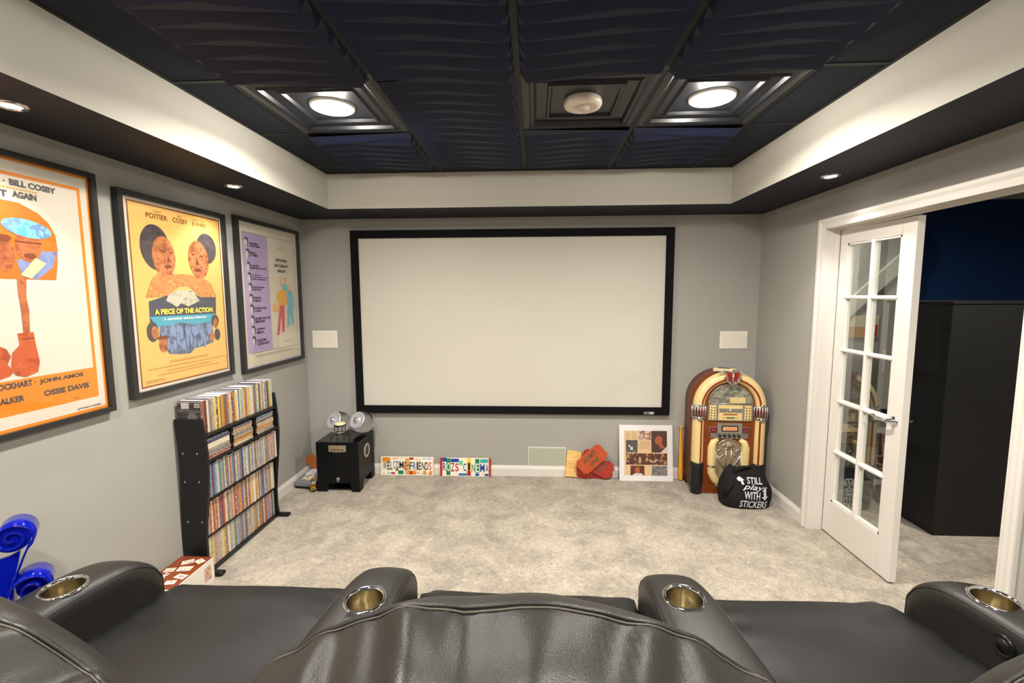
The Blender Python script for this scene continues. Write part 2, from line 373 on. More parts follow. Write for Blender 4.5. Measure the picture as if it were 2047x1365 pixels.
def bar(y0, y1, z0, z1, vert, ex=0.0):
    mb = MB(); xm = (DX0 + DX1) / 2
    for sgn, xf in ((-1, DX0 - 0.003 - ex), (1, DX1 + 0.003 + ex)):
        if vert: mb.prism([(xm, y0), (xf + 0.006 * -sgn, y0), (xf, (y0 + y1) / 2 - 0.004), (xf, (y0 + y1) / 2 + 0.004), (xf + 0.006 * -sgn, y1), (xm, y1)], z0, z1, 'z')
        else: mb.prism([(xm, z0), (xf + 0.006 * -sgn, z0), (xf, (z0 + z1) / 2 - 0.004), (xf, (z0 + z1) / 2 + 0.004), (xf + 0.006 * -sgn, z1), (xm, z1)], y0, y1, 'y')
    return mb
bar(2.697, 2.722, 0.228, 1.858, True, 0.0012).build('muntin', M_WHITE, door)
for k in range(4): bar(2.505, 2.920, LZ[k][1], LZ[k + 1][0], False).build('muntin', M_WHITE, door)
bead = MB()   # glazing bead around the opening
for (a, b, c, d) in ((2.505, 2.517, 0.228, 1.858), (2.908, 2.920, 0.228, 1.858)): bead.box(DX0 + 0.004, DX1 - 0.004, a, b, c, d)
for (c, d) in ((0.228, 0.240), (1.846, 1.858)): bead.box(DX0 + 0.004, DX1 - 0.004, 2.505, 2.920, c, d)
bead.build('glazing_bead', M_WHITE, door)
for y0, y1 in LY:
    for z0, z1 in LZ: MB().box(DX0 + 0.017, DX0 + 0.021, y0 - 0.003, y1 + 0.003, z0 - 0.003, z1 + 0.003).build('glass_pane', M_PANE, door)
hy, hz = 2.458, 0.885
for sgn, x in ((-1, DX0), (1, DX1)):
    h = MB().lathe([(0, 0), (0.026, 0), (0.026, 0.006 * sgn), (0.022, 0.010 * sgn), (0.012, 0.012 * sgn), (0.010, 0.045 * sgn), (0, 0.045 * sgn)], (x, hy, hz), 'x', 24)
    pts = [(x + 0.045 * sgn, hy, hz), (x + 0.050 * sgn, hy + 0.02, hz + 0.001), (x + 0.048 * sgn, hy + 0.05, hz - 0.005), (x + 0.046 * sgn, hy + 0.075, hz - 0.002), (x + 0.043 * sgn, hy + 0.10, hz + 0.008), (x + 0.038 * sgn, hy + 0.125, hz + 0.006)]
    h.tube(pts, [0.010, 0.010, 0.009, 0.009, 0.010, 0.006], 10, flat=0.7)
    h.build('door_handle', M_CHROME, door)

# ------------------------------------------------------------------ adjoining room
struct('wall_hall_back', MB().box(XR + 0.12, 6.2, 4.78, 4.9, 0, 2.56), M_NAVY, 'dark navy wall of the adjoining room')
struct('wall_hall_side', MB().box(6.1, 6.2, -2.5, 4.78, 0, 2.56), M_WALL, 'grey far side wall of the adjoining room')
struct('wall_hall_rear', MB().box(XR + 0.12, 6.1, -2.6, -2.5, 0, 2.56), M_WALL, 'grey rear wall of the adjoining room')
struct('ceiling_hall', MB().box(XR + 0.12, 6.2, -2.6, 4.9, 2.46, 2.56), mat('hall_ceiling_paint', '#b9b6b0', 0.7), 'plain pale ceiling of the adjoining room')
bc = thing('black_cabinet', 'tall matte black cabinet standing on carpet beyond the doorway', 'cabinet', (3.4, 3.3, 0))
M_CAB = mat('cabinet_black', '#121213', 0.5, spec=0.45, bump=0.08, bscale=120)
MB().box(2.565, 4.4, 2.94, 3.45, 0.0, 1.49, ch=0.004).build('body', M_CAB, bc)
MB().box(2.555, 4.41, 2.93, 3.46, 1.49, 1.505).build('top', M_CAB, bc)
struct('wall_hall_stair', MB().box(XR + 0.12, 3.74, 4.70, 4.78, 0, 2.46), M_WALL, 'grey stair wall beyond the glazed door')
sb = MB().prism([(2.45, 0.87), (2.45, 0.70), (3.735, 1.935), (3.735, 2.12)], 4.665, 4.699, 'y')
tag(sb.build('stair_stringer', mat('stringer_paint', '#c9c6bc', 0.5)), 'pale sloping stair board on the grey wall behind the door glass', 'stair board')

pn = thing('wall_print', 'small cream and tan print on the stair wall behind the door glass', 'print', (3.20, 4.70, 1.12))
MB().box(2.98, 3.40, 4.685, 4.70, 1.12, 1.34).build('backing', mat('print_cream', '#cdbf9f', 0.6), pn)
MB().box(2.99, 3.33, 4.682, 4.686, 1.13, 1.23).build('printed_band', mat('print_tan', '#b98a44', 0.6), pn)
MB().box(3.34, 3.39, 4.682, 4.686, 1.13, 1.25).build('printed_block', mat('print_redpatch', '#b5402e', 0.6), pn)
nt_ = thing('paper_notice', 'white paper notice on the stair wall behind the door glass', 'paper', (3.52, 4.70, 0.78))
MB().box(3.47, 3.60, 4.694, 4.70, 0.78, 1.00).build('sheet', mat('notice_white', '#cfd2d2', 0.6), nt_)
MB().box(3.49, 3.53, 4.692, 4.6945, 0.80, 0.84).build('printed_mark', M_INKD, nt_)
for k, (w_, c_, lab) in enumerate(((0.40, '#5f7a86', 'dull blue storage box at the bottom of the stack behind the door'), (0.36, '#8ea3a6', 'pale grey blue storage box second in the stack behind the door'), (0.38, '#44606c', 'dark teal storage box third in the stack behind the door'), (0.30, '#c2ab80', 'tan storage box on top of the stack behind the door'))):
    bxo = thing('storage_box', lab, 'box', (2.62, 4.05, 0.10 * k), group='storage boxes behind the door')
    MB().box(-w_ / 2, w_ / 2, -0.15, 0.15, 0.0, 0.085, ch=0.006).build('body', mat('storage_%d' % k, c_, 0.5), bxo, True)
    MB().box(-w_ / 2 - 0.008, w_ / 2 + 0.008, -0.158, 0.158, 0.085, 0.0995, ch=0.003).build('lid', mat('storage_lid_%d' % k, c_, 0.4), bxo, True)

# ------------------------------------------------------------------ ceiling: slab, soffits, grid, tiles
ceil = struct('ceiling', MB().box(XL - 0.12, XR + 0.12, YF - 0.12, YB + 0.12, 2.56, 2.64), M_GRID, 'black dropped tray ceiling with three-dimensional tiles')
def soffit(quads):
    mb = MB()
    for x0, x1, y0, y1, face in quads:
        mb.box(x0, x1, y0, y1, ZS, 2.56, 0)
        for i in range(len(mb.f) - 6, len(mb.f)):
            ps = [mb.v[k] for k in mb.f[i]]
            if all(abs(p.z - ZS) < 1e-5 for p in ps): mb.m[i] = 1
    o = bpy.data.objects.new('soffit', mb.mesh('soffit', [M_FACE, M_BLACKP], ceil.location)); COL.objects.link(o); o.parent = ceil; return o
soffit([(XL, XR, YBI, YB, 0)]); soffit([(XL, XLI, YFI, YBI, 0)]); soffit([(XRI, XR, YFI, YBI, 0)]); soffit([(XL, XR, YF, YFI, 0)])
GX = [-1.262, -0.667, -0.068, 0.520, 1.112]
GY = [3.18 - 0.62 * k for k in range(9)]     # 3.18 ... -1.78
def cpart(name, mb, m):
    o = bpy.data.objects.new(name, mb.mesh(name, m, ceil.location)); COL.objects.link(o); o.parent = ceil; return o
for x in GX: cpart('grid_bar', MB().box(x - 0.012, x + 0.012, YFI, YBI, ZC - 0.001, ZC + 0.03), M_GRID)
for y in GY: cpart('grid_bar', MB().box(XLI, XRI, y - 0.011, y + 0.011, ZC, ZC + 0.03), M_GRID)
for nm, b in (('wall_angle', (XLI, XLI + 0.018, YFI, YBI)), ('wall_angle', (XRI - 0.018, XRI, YFI, YBI)), ('wall_angle', (XLI, XRI, YBI - 0.018, YBI)), ('wall_angle', (XLI, XRI, YFI, YFI + 0.018))):
    cpart(nm, MB().box(*b, ZC - 0.0005, ZC + 0.006), M_GRID)
def pleat_mesh(w, d, right=True, n=6, A=0.042):
    """saw-tooth pleats: risers at whole pitches fade to one edge, risers at half pitches to the other; sloped skirts at both edges"""
    mb = MB(); P = d / n
    def hh(t, y, side):          # drop just before / after y at position t across
        k = int(round(y / (P / 2))); ra, rb = A * (0.3 + 0.4 * (1 - t)), A * (0.3 + 0.4 * t)
        h0 = A * max(0.0, 0.6 * (1 - t) - 0.3)
        if k % 2 == 0: return h0 if side > 0 else h0 + A * t
        return h0 + ra - (A * (1 - t) if side > 0 else 0.0)
    def pt(t, y, side):
        h = hh(t, y, side); x = t * w
        if t == 0: x += h * 0.55
        if t == 1: x -= h * 0.55
        return (x, y, -h)
    T = [0.0, 1.0]
    for j in range(2 * n):
        y0, y1 = j * P / 2, (j + 1) * P / 2
        for a, b in zip(T[:-1], T[1:]):
            mb.add([pt(a, y0, 1), pt(b, y0, 1), pt(b, y1, -1), pt(a, y1, -1)], [(0, 1, 2, 3)])
            mb.add([pt(a, y1, -1), pt(b, y1, -1), pt(b, y1, 1), pt(a, y1, 1)], [(0, 1, 2, 3)])
        for t, xe in ((0.0, 0.0), (1.0, w)):
            mb.add([(xe, y0, 0), pt(t, y0, 1), pt(t, y1, -1), (xe, y1, 0)], [(0, 1, 2, 3)])
    if not right:
        for v in mb.v: v.x = w - v.x
    return mb
def coffer_mesh(w, d, hole=False):
    mb = MB(); rings = [(0.0, 0.0), (0.012, -0.004), (0.030, -0.006), (0.040, 0.002), (0.052, 0.002), (0.060, -0.006), (0.066, 0.010), (0.112, 0.014), (0.118, 0.006), (0.128, 0.006), (0.136, 0.018), (0.30, 0.018)]
    L_ = []
    for ins, z in rings:
        i2 = min(ins, min(w, d) / 2 - 0.02); L_.append([(i2, i2, z), (w - i2, i2, z), (w - i2, d - i2, z), (i2, d - i2, z)])
    for a, b in zip(L_[:-1], L_[1:]):
        for i in range(4):
            j = (i + 1) % 4; mb.add([a[i], a[j], b[j], b[i]], [(0, 1, 2, 3)])
    mb.add(L_[-1], [(0, 1, 2, 3)]); return mb
tile_cache = {}
def tile(kind, x0, x1, y0, y1):
    w, d = round(x1 - x0, 3), round(y1 - y0, 3); key = (kind, w, d)
    if key not in tile_cache:
        if kind == 'pleatR': me = pleat_mesh(w, d, True).mesh('pleated_tile', M_TILEP)
        elif kind == 'pleatL': me = pleat_mesh(w, d, False).mesh('pleated_tile', M_TILEP)
        elif kind == 'coffer': me = coffer_mesh(w, d).mesh('coffered_tile', M_TILEC)
        else: me = MB().box(0, w, 0, d, 0.004, 0.018).mesh('fissured_tile', M_TILEF)
        tile_cache[key] = me
    nm = {'pleatR': 'pleated_tile', 'pleatL': 'pleated_tile', 'coffer': 'coffered_tile', 'flat': 'fissured_tile'}[kind]
    o = bpy.data.objects.new(nm, tile_cache[key]); COL.objects.link(o); o.parent = ceil
    o.location = Vector((x0, y0, ZC - 0.0015)) - ceil.location
e = 0.012
ROWS = [(YBI - 0.005, GY[0])] + [(GY[k], GY[k + 1]) for k in range(8)] + [(GY[8], YFI + 0.005)]
COLS = [(XLI, GX[0])] + [(GX[k], GX[k + 1]) for k in range(4)] + [(GX[4], XRI)]
for ri, (ya, yb) in enumerate(ROWS):
    for ci, (xa, xb) in enumerate(COLS):
        kind = 'flat' if ci in (0, 5) or ri in (0, 9) else ('pleatR' if ci in (1, 2) else 'pleatL')
        if ri in (2, 5, 8) and ci in (1, 4): kind = 'coffer'
        if ri == 2 and ci == 3: kind = 'coffer'
        if yb - 0 > ya: ya, yb = yb, ya
        tile(kind, xa + e, xb - e, yb + 0.011, ya - 0.011)

# ------------------------------------------------------------------ lamps
M_BULB = mat('lit_bulb', '#ffffff', 0.5, emit=(1.0, 0.93, 0.82, 1), estr=14)
M_BULBC = mat('lit_small_bulb', '#ffffff', 0.5, emit=(1.0, 0.95, 0.98, 1), estr=9)
M_TRIMW = mat('lamp_trim_white', '#ece7de', 0.35)
def lamp(name, kind, loc, energy, color, size=0.12, spread=3.0, parent=None, rot=(0, 0, 0), ang=None):
    d = bpy.data.lights.new(name, kind); d.energy = energy; d.color = color
    if kind == 'AREA': d.shape = 'DISK'; d.size = size; d.spread = spread
    if kind == 'POINT': d.shadow_soft_size = size
    if kind == 'SPOT': d.spot_size = ang; d.spot_blend = 0.6; d.shadow_soft_size = size
    o = bpy.data.objects.new(name, d); COL.objects.link(o); o.location = loc; o.rotation_euler = rot
    if parent: o.parent = parent
    return o
WARM = (1.0, 0.935, 0.85)
def ceiling_light(x, y, label):
    zt = ZC + 0.0165
    t = thing('recessed_ceiling_light', label, 'ceiling light', (x, y, zt), group='recessed lights in the black tile ceiling')
    MB().lathe([(0.074, -0.003), (0.078, -0.010), (0.090, -0.013), (0.102, -0.009), (0.105, 0.0)], (0, 0, 0)).build('trim_ring', M_TRIMW, t, True)
    MB().lathe([(0.074, -0.003), (0.064, -0.001), (0.050, 0.0)], (0, 0, 0)).build('baffle', mat('lamp_baffle', '#cfc8ba', 0.4), t, True)
    T = Matrix.Rotation(math.radians(7), 4, 'X')
    MB(T).lathe([(0.052, -0.001), (0.052, -0.012), (0.044, -0.019), (0.026, -0.025), (0.0001, -0.027)], (0, 0, 0)).build('bulb', M_BULB, t, True)
    lamp('bulb_light', 'POINT', (0, 0, -0.075), LAMP_W, WARM, 0.045, parent=t)
    lamp('bulb_beam', 'AREA', (0, 0, -0.036), FLOOD_W, WARM, 0.11, math.radians(160), t)
    return t
ceiling_light(-0.965, 2.25, 'lit white ring light in the black coffered tile on the left')
ceiling_light(0.816, 2.25, 'lit white ring light in the black coffered tile on the right')
ceiling_light(-0.965, 0.39, 'added unseen ring light in black tile above the left seat back')  # out of view, added to brighten the left wall and seats
ceiling_light(-0.965, -1.47, 'added unseen ring light in black tile near the rear wall, left')  # rear pair is out of view, added as fill for the room
ceiling_light(0.816, -1.47, 'added unseen ring light in black tile near the rear wall, right')  # other half of the added rear fill pair
ceiling_light(0.816, 0.39, 'added unseen ring light in black tile above the right seat back')  # added fill matching the one above the left seat back
def downlight(x, y, label):
    t = thing('soffit_downlight', label, 'ceiling light', (x, y, ZS), group='small downlights in the black soffit')
    MB().lathe([(0.030, -0.001), (0.033, -0.006), (0.042, -0.007), (0.047, -0.003), (0.048, 0.0)], (0, 0, 0), n=24).build('trim_ring', M_CHROME, t, True)
    MB().lathe([(0.031, -0.002), (0.020, -0.005), (0.0001, -0.006)], (0, 0, 0), n=20).build('bulb', M_BULBC, t, True)
    lamp('bulb_light', 'SPOT', (0, 0, -0.02), SPOT_W, (1.0, 0.94, 0.92), 0.03, parent=t, ang=math.radians(105))
downlight(-1.747, 1.516, 'small chrome downlight in left soffit above the big orange poster')
downlight(-1.746, 2.657, 'small chrome downlight in left soffit above the yellow poster')
downlight(1.608, 2.648, 'small chrome downlight in right soffit above the door casing')
downlight(-1.747, 0.375, 'added unseen chrome downlight in left soffit beside the left seat')  # out of view, added to wash more light down the left wall
downlight(1.608, 1.516, 'small chrome downlight in right soffit beside the near casing')
hl = thing('hall_fill_light', 'added unseen round light in the adjoining room', 'ceiling light', (3.3, 1.6, 2.46), group='added unseen lights of the adjoining room')  # fixture added out of view because the adjoining room needs light
MB().lathe([(0.0001, -0.05), (0.09, -0.045), (0.13, -0.02), (0.14, 0.0)], (0, 0, 0)).build('diffuser', mat('fill_diffuser', '#fff8ea', 0.5, emit='#fff1dc', estr=4), hl, True)
lamp('diffuser_fill', 'AREA', (0, 0, -0.07), HALL_FILL_W, WARM, 0.25, math.radians(170), hl)
h2 = thing('hall_fill_light', 'added unseen small round light by the stair wall', 'ceiling light', (2.75, 4.25, 2.46), group='added unseen lights of the adjoining room')  # second hidden lamp, added to brighten the stair wall behind the panes
MB().lathe([(0.0001, -0.03), (0.06, -0.027), (0.09, -0.012), (0.10, 0.0)], (0, 0, 0)).build('diffuser', MATS['fill_diffuser'], h2, True)
lamp('diffuser_fill', 'AREA', (0, 0, -0.05), 7.0, WARM, 0.16, math.radians(170), h2)

sd = thing('smoke_detector', 'round white smoke detector on the black coffered tile', 'smoke detector', (0.226, 2.25, ZC + 0.0165))
MB().lathe([(0.085, 0.0), (0.088, -0.010), (0.088, -0.022), (0.082, -0.032), (0.060, -0.036), (0.055, -0.033), (0.0001, -0.034)], (0, 0, 0), n=36).build('cover', mat('detector_white', '#e6d8c9', 0.3), sd, True)
MB().lathe([(0.066, 0.0), (0.066, -0.004), (0.0001, -0.004)], (0, 0, 0), n=32).build('base', mat('detector_base', '#cdbda9', 0.5), sd, True)
MB().lathe([(0.032, -0.0345), (0.030, -0.0385), (0.0001, -0.039)], (0, 0, 0), n=24).build('test_button', mat('detector_button', '#dccabb', 0.35), sd, True)

# ================================================================== PROJECTION SCREEN AND WALL SPEAKERS
sc = thing('projection_screen', 'wide white projection screen with black velvet frame on the grey wall', 'screen', (-0.2, YB, 0.554))
M_VELVET = mat('black_velvet', '#0b0c0e', 0.8, spec=0.2)
sx0, sx1, sz0, sz1, fw = -1.526, 1.125, 0.554, 2.091, 0.0635
MB().box(sx0 + fw - 0.004, sx1 - fw + 0.004, YB - 0.022, YB - 0.018, sz0 + fw - 0.004, sz1 - fw + 0.004).build('screen_fabric', mat('screen_fabric', '#c8c5b9', 0.85, spec=0.1), sc)
def mitred(x0, x1, z0, z1, fw, y0, y1, m, parent):
    o = [(x0, z0), (x1, z0), (x1, z1), (x0, z1)]; i = [(x0 + fw, z0 + fw), (x1 - fw, z0 + fw), (x1 - fw, z1 - fw), (x0 + fw, z1 - fw)]
    for k in range(4):
        j = (k + 1) % 4; MB().prism([o[k], o[j], i[j], i[k]], y0, y1, 'y').build('frame_bar', m, parent)
mitred(sx0, sx1, sz0, sz1, fw, YB - 0.040, YB - 0.001, M_VELVET, sc)
lg = MB().box(0.913, 0.997, YB - 0.0415, YB - 0.040, 0.561, 0.583)
lg.build('badge', mat('badge_silver', '#9b9a9c', 0.35, metal=0.6), sc)
bl = MB()
for k in range(5): bl.box(0.920 + k * 0.0075, 0.925 + k * 0.0075, YB - 0.0425, YB - 0.0414, 0.566, 0.578)
for k in range(4): bl.box(0.962 + k * 0.0085, 0.967 + k * 0.0085, YB - 0.0425, YB - 0.0414, 0.565, 0.580, 1)
build_each(bl, 'badge_letter', [mat('badge_dark', '#5a5a5c', 0.5), mat('badge_light', '#d9d9dc', 0.4)], sc)

def wall_speaker(x0, x1, z0, z1, m, label, rim):
    t = thing('wall_speaker', label, 'speaker', ((x0 + x1) / 2, YB, z0), group='flush speakers in the screen wall')
    MB().box(x0, x1, YB - 0.007, YB, z0, z1, ch=0.0015).build('frame', rim, t)
    MB().box(x0 + 0.009, x1 - 0.009, YB - 0.0085, YB - 0.006, z0 + 0.009, z1 - 0.009).build('grille', m, t)
M_SPKW = mat('speaker_white', '#e2dccd', 0.6, bump=0.25, bscale=900)
M_SPKR = mat('speaker_rim_white', '#eee9dc', 0.5)
wall_speaker(-1.899, -1.684, 1.111, 1.258, M_SPKW, 'small white flush wall speaker left of the screen', M_SPKR)
wall_speaker(1.524, 1.743, 1.110, 1.252, M_SPKW, 'small white flush wall speaker above the jukebox', M_SPKR)
wall_speaker(-0.055, 0.271, 0.093, 0.258, mat('speaker_sage', '#a9ad99', 0.6, bump=0.2, bscale=900), 'sage grey flush speaker low under the screen', mat('speaker_rim_grey', '#c9ccc0', 0.5))

# ================================================================== POSTERS ON THE LEFT WALL
def lw(d): return lambda u, v: (XL + d, u, v)
def poster(y0, y1, z0, z1, fw, label, paper, layers):
    t = thing('framed_poster', label, 'poster', (XL, (y0 + y1) / 2, z0), group='framed film posters on the left wall')
    o = [(y0, z0), (y1, z0), (y1, z1), (y0, z1)]; i = [(y0 + fw, z0 + fw), (y1 - fw, z0 + fw), (y1 - fw, z1 - fw), (y0 + fw, z1 - fw)]
    for k in range(4):
        j = (k + 1) % 4; MB().prism([o[k], o[j], i[j], i[k]], XL + 0.002, XL + 0.032, 'x').build('frame_bar', M_FRAMEB, t)
    MB().box(XL + 0.002, XL + 0.014, y0 + fw - 0.003, y1 - fw + 0.003, z0 + fw - 0.003, z1 - fw + 0.003).build('poster_sheet', paper, t)
    d = 0.0142
    for nm, m, fn in layers:
        mb = MB(); fn(mb, lw(d)); d += 0.00025
        if len(mb.chunks) > 24: tag(mb.build(nm, m, t), kind='stuff')
        else: build_each(mb, nm, m, t)
    MB().box(XL + 0.0215, XL + 0.0225, y0 + fw - 0.002, y1 - fw + 0.002, z0 + fw - 0.002, z1 - fw + 0.002).build('glazing', M_GLAZE, t)
    return t
def ring(mb, pl, y0, y1, z0, z1, w, mi=0):
    flat(mb, rect(y0, y1, z1 - w, z1), pl, mi); flat(mb, rect(y0, y1, z0, z0 + w), pl, mi); flat(mb, rect(y0, y0 + w, z0 + w, z1 - w), pl, mi); flat(mb, rect(y1 - w, y1, z0 + w, z1 - w), pl, mi)
def polys(mb, pl, L_):
    for i, p in enumerate(L_):
        mb.add([Vector(pl(u, v)) + Vector((4e-6 * i, 0, 0)) for u, v in p], [list(range(len(p)))])
def fill(*L_): return lambda mb, pl: polys(mb, pl, L_)
def texts(*L_):
    def f(mb, pl):
        for s, u0, u1, v0, v1, b in L_: add_text(mb, s, u0, u1, v0, v1, pl, b)
    return f
I = lambda n, c: mat('ink_' + n, c, 0.55)
B = lambda n, *c: print_mat('ink_' + n, list(c), (16, 16, 22), 0.55, 3.0)      # brushy ink
ORG = I('orange', '#e0841c'); CRM = mat('paper_cream', '#d8cfbe', 0.55); BRN = I('brown', '#7a3b12'); TAN = I('tan', '#b9682f'); SKIN = I('umber', '#8f4d27')
# --- big white and orange sheet (only the right half of the picture is in view)
P1y0, P1y1, P1z0, P1z1 = 1.19, 1.985, 1.032, 2.090
def p1_frame(mb, pl):
    ring(mb, pl, 1.208, 1.967, 1.050, 2.074, 0.016); ring(mb, pl, 1.250, 1.923, 1.113, 2.016, 0.014); flat(mb, rect(1.264, 1.909, 1.127, 1.244), pl)
def p1_text(mb, pl):
    for s, a, b, c, d in (('BILL COSBY', 1.656, 1.822, 1.968, 1.992), ('R ·', 1.606, 1.642, 1.969, 1.990), ('IT', 1.612, 1.645, 1.922, 1.946), ('AGAIN', 1.661, 1.746, 1.925, 1.950),
                          ('OCKHART ·', 1.545, 1.672, 1.212, 1.236), ('JOHN AMOS', 1.685, 1.861, 1.209, 1.231), ('ALKER', 1.545, 1.627, 1.160, 1.183), ('OSSIE DAVIS', 1.697, 1.882, 1.160, 1.184)):
        add_text(mb, s, a, b, c, d, pl, 0.045)
    add_text(mb, "LET'S DO IT AGAIN", 1.823, 1.927, 1.073, 1.080, pl, 0.03); add_text(mb, 'PG', 1.812, 1.834, 1.121, 1.129, pl, 0.0)
circ = [(1.29, 1.62), (1.275, 1.70), (1.285, 1.78), (1.33, 1.85), (1.41, 1.895), (1.50, 1.915), (1.617, 1.910), (1.679, 1.908), (1.743, 1.881), (1.782, 1.847), (1.804, 1.801), (1.807, 1.744), (1.800, 1.68), (1.789, 1.621)]
dots = [ellipse(1.625 + 0.011 * k, 1.958, 0.0042, 0.0042, 10) for k in range(12)]
poster(P1y0, P1y1, P1z0, P1z1, 0.022, 'large white poster with orange borders in a black frame, leftmost of three', CRM, [
    ('printed_border', ORG, p1_frame), ('printed_disc', I('deep_orange', '#d96f0c'), fill(circ)),
    ('printed_dots', I('mustard', '#d9a92c'), fill(*dots)), ('lettering', I('charcoal', '#4a4340'), p1_text),
    ('printed_figures', B('slate_blue', '#6a78ac', '#8090bc', '#7484b4'), fill([(1.651, 1.69), (1.692, 1.711), (1.739, 1.733), (1.803, 1.736), (1.78, 1.673), (1.748, 1.645), (1.717, 1.622), (1.668, 1.630)])),
    ('printed_figures', B('clay', '#8f4a26', '#a8592c', '#b86a38', '#9a4f28'), fill(ellipse(1.698, 1.748, 0.046, 0.062, 20), ellipse(1.612, 1.713, 0.036, 0.066, 20), [(1.646, 1.625), (1.678, 1.625), (1.671, 1.551), (1.676, 1.501), (1.670, 1.415), (1.648, 1.415), (1.648, 1.511), (1.644, 1.569)])),
    ('printed_figures', B('sky_blue', '#5aa8c4', '#79bdd2', '#6a90b8', '#84c6d8'), fill(ellipse(1.700, 1.815, 0.088, 0.034, 24, -0.12))),
    ('printed_figures', B('brick', '#a8431a', '#bf5420', '#cc6228'), fill([(1.627, 1.417), (1.682, 1.419), (1.686, 1.368), (1.694, 1.303), (1.684, 1.262), (1.640, 1.249), (1.606, 1.262), (1.594, 1.295), (1.603, 1.347), (1.631, 1.374)],
        [(1.53, 1.385), (1.564, 1.375), (1.585, 1.362), (1.597, 1.334), (1.583, 1.305), (1.603, 1.276), (1.586, 1.261), (1.552, 1.254), (1.52, 1.26), (1.51, 1.32)])),
    ('printed_figures', I('pale_green', '#c8cf9a'), fill([(1.659, 1.637), (1.719, 1.706), (1.756, 1.686), (1.697, 1.624)])),
    ('printed_lines', I('umber_line', '#7b3a18'), fill(rect(1.640, 1.682, 1.392, 1.397), rect(1.652, 1.745, 1.760, 1.765), ellipse(1.700, 1.712, 0.022, 0.010, 14), ellipse(1.612, 1.772, 0.030, 0.012, 14))),
])
# --- yellow sheet
def p2_text(mb, pl):
    for s, a, b, c, d, w in (('SIDNEY', 2.299, 2.354, 1.983, 1.994, 0.0), ('POITIER', 2.254, 2.392, 1.950, 1.977, 0.025), ('BILL', 2.462, 2.496, 1.983, 1.994, 0.0), ('COSBY', 2.425, 2.534, 1.952, 1.978, 0.025),
                             ('JAMES EARL', 2.566, 2.672, 1.981, 1.993, 0.0), ('JONES', 2.564, 2.674, 1.952, 1.978, 0.025)):
        add_text(mb, s, a, b, c, d, pl, w)
def p2_small(mb, pl):
    for a, b, c, h in ((2.332, 2.617, 1.210, 0.010), (2.190, 2.766, 1.186, 0.006), (2.311, 2.648, 1.166, 0.007), (2.25, 2.70, 1.150, 0.005), (2.173, 2.299, 1.129, 0.004), (2.173, 2.299, 1.121, 0.004)):
        x = a
        while x < b - 0.008:
            w = random.uniform(0.006, 0.022); flat(mb, rect(x, min(b, x + w), c - h / 2, c + h / 2), pl); x += w + random.uniform(0.003, 0.007)
random.seed(5)
crowd = [ellipse(random.uniform(2.30, 2.66), random.uniform(1.27, 1.385), random.uniform(0.006, 0.012), random.uniform(0.014, 0.034), 8) for _ in range(60)]
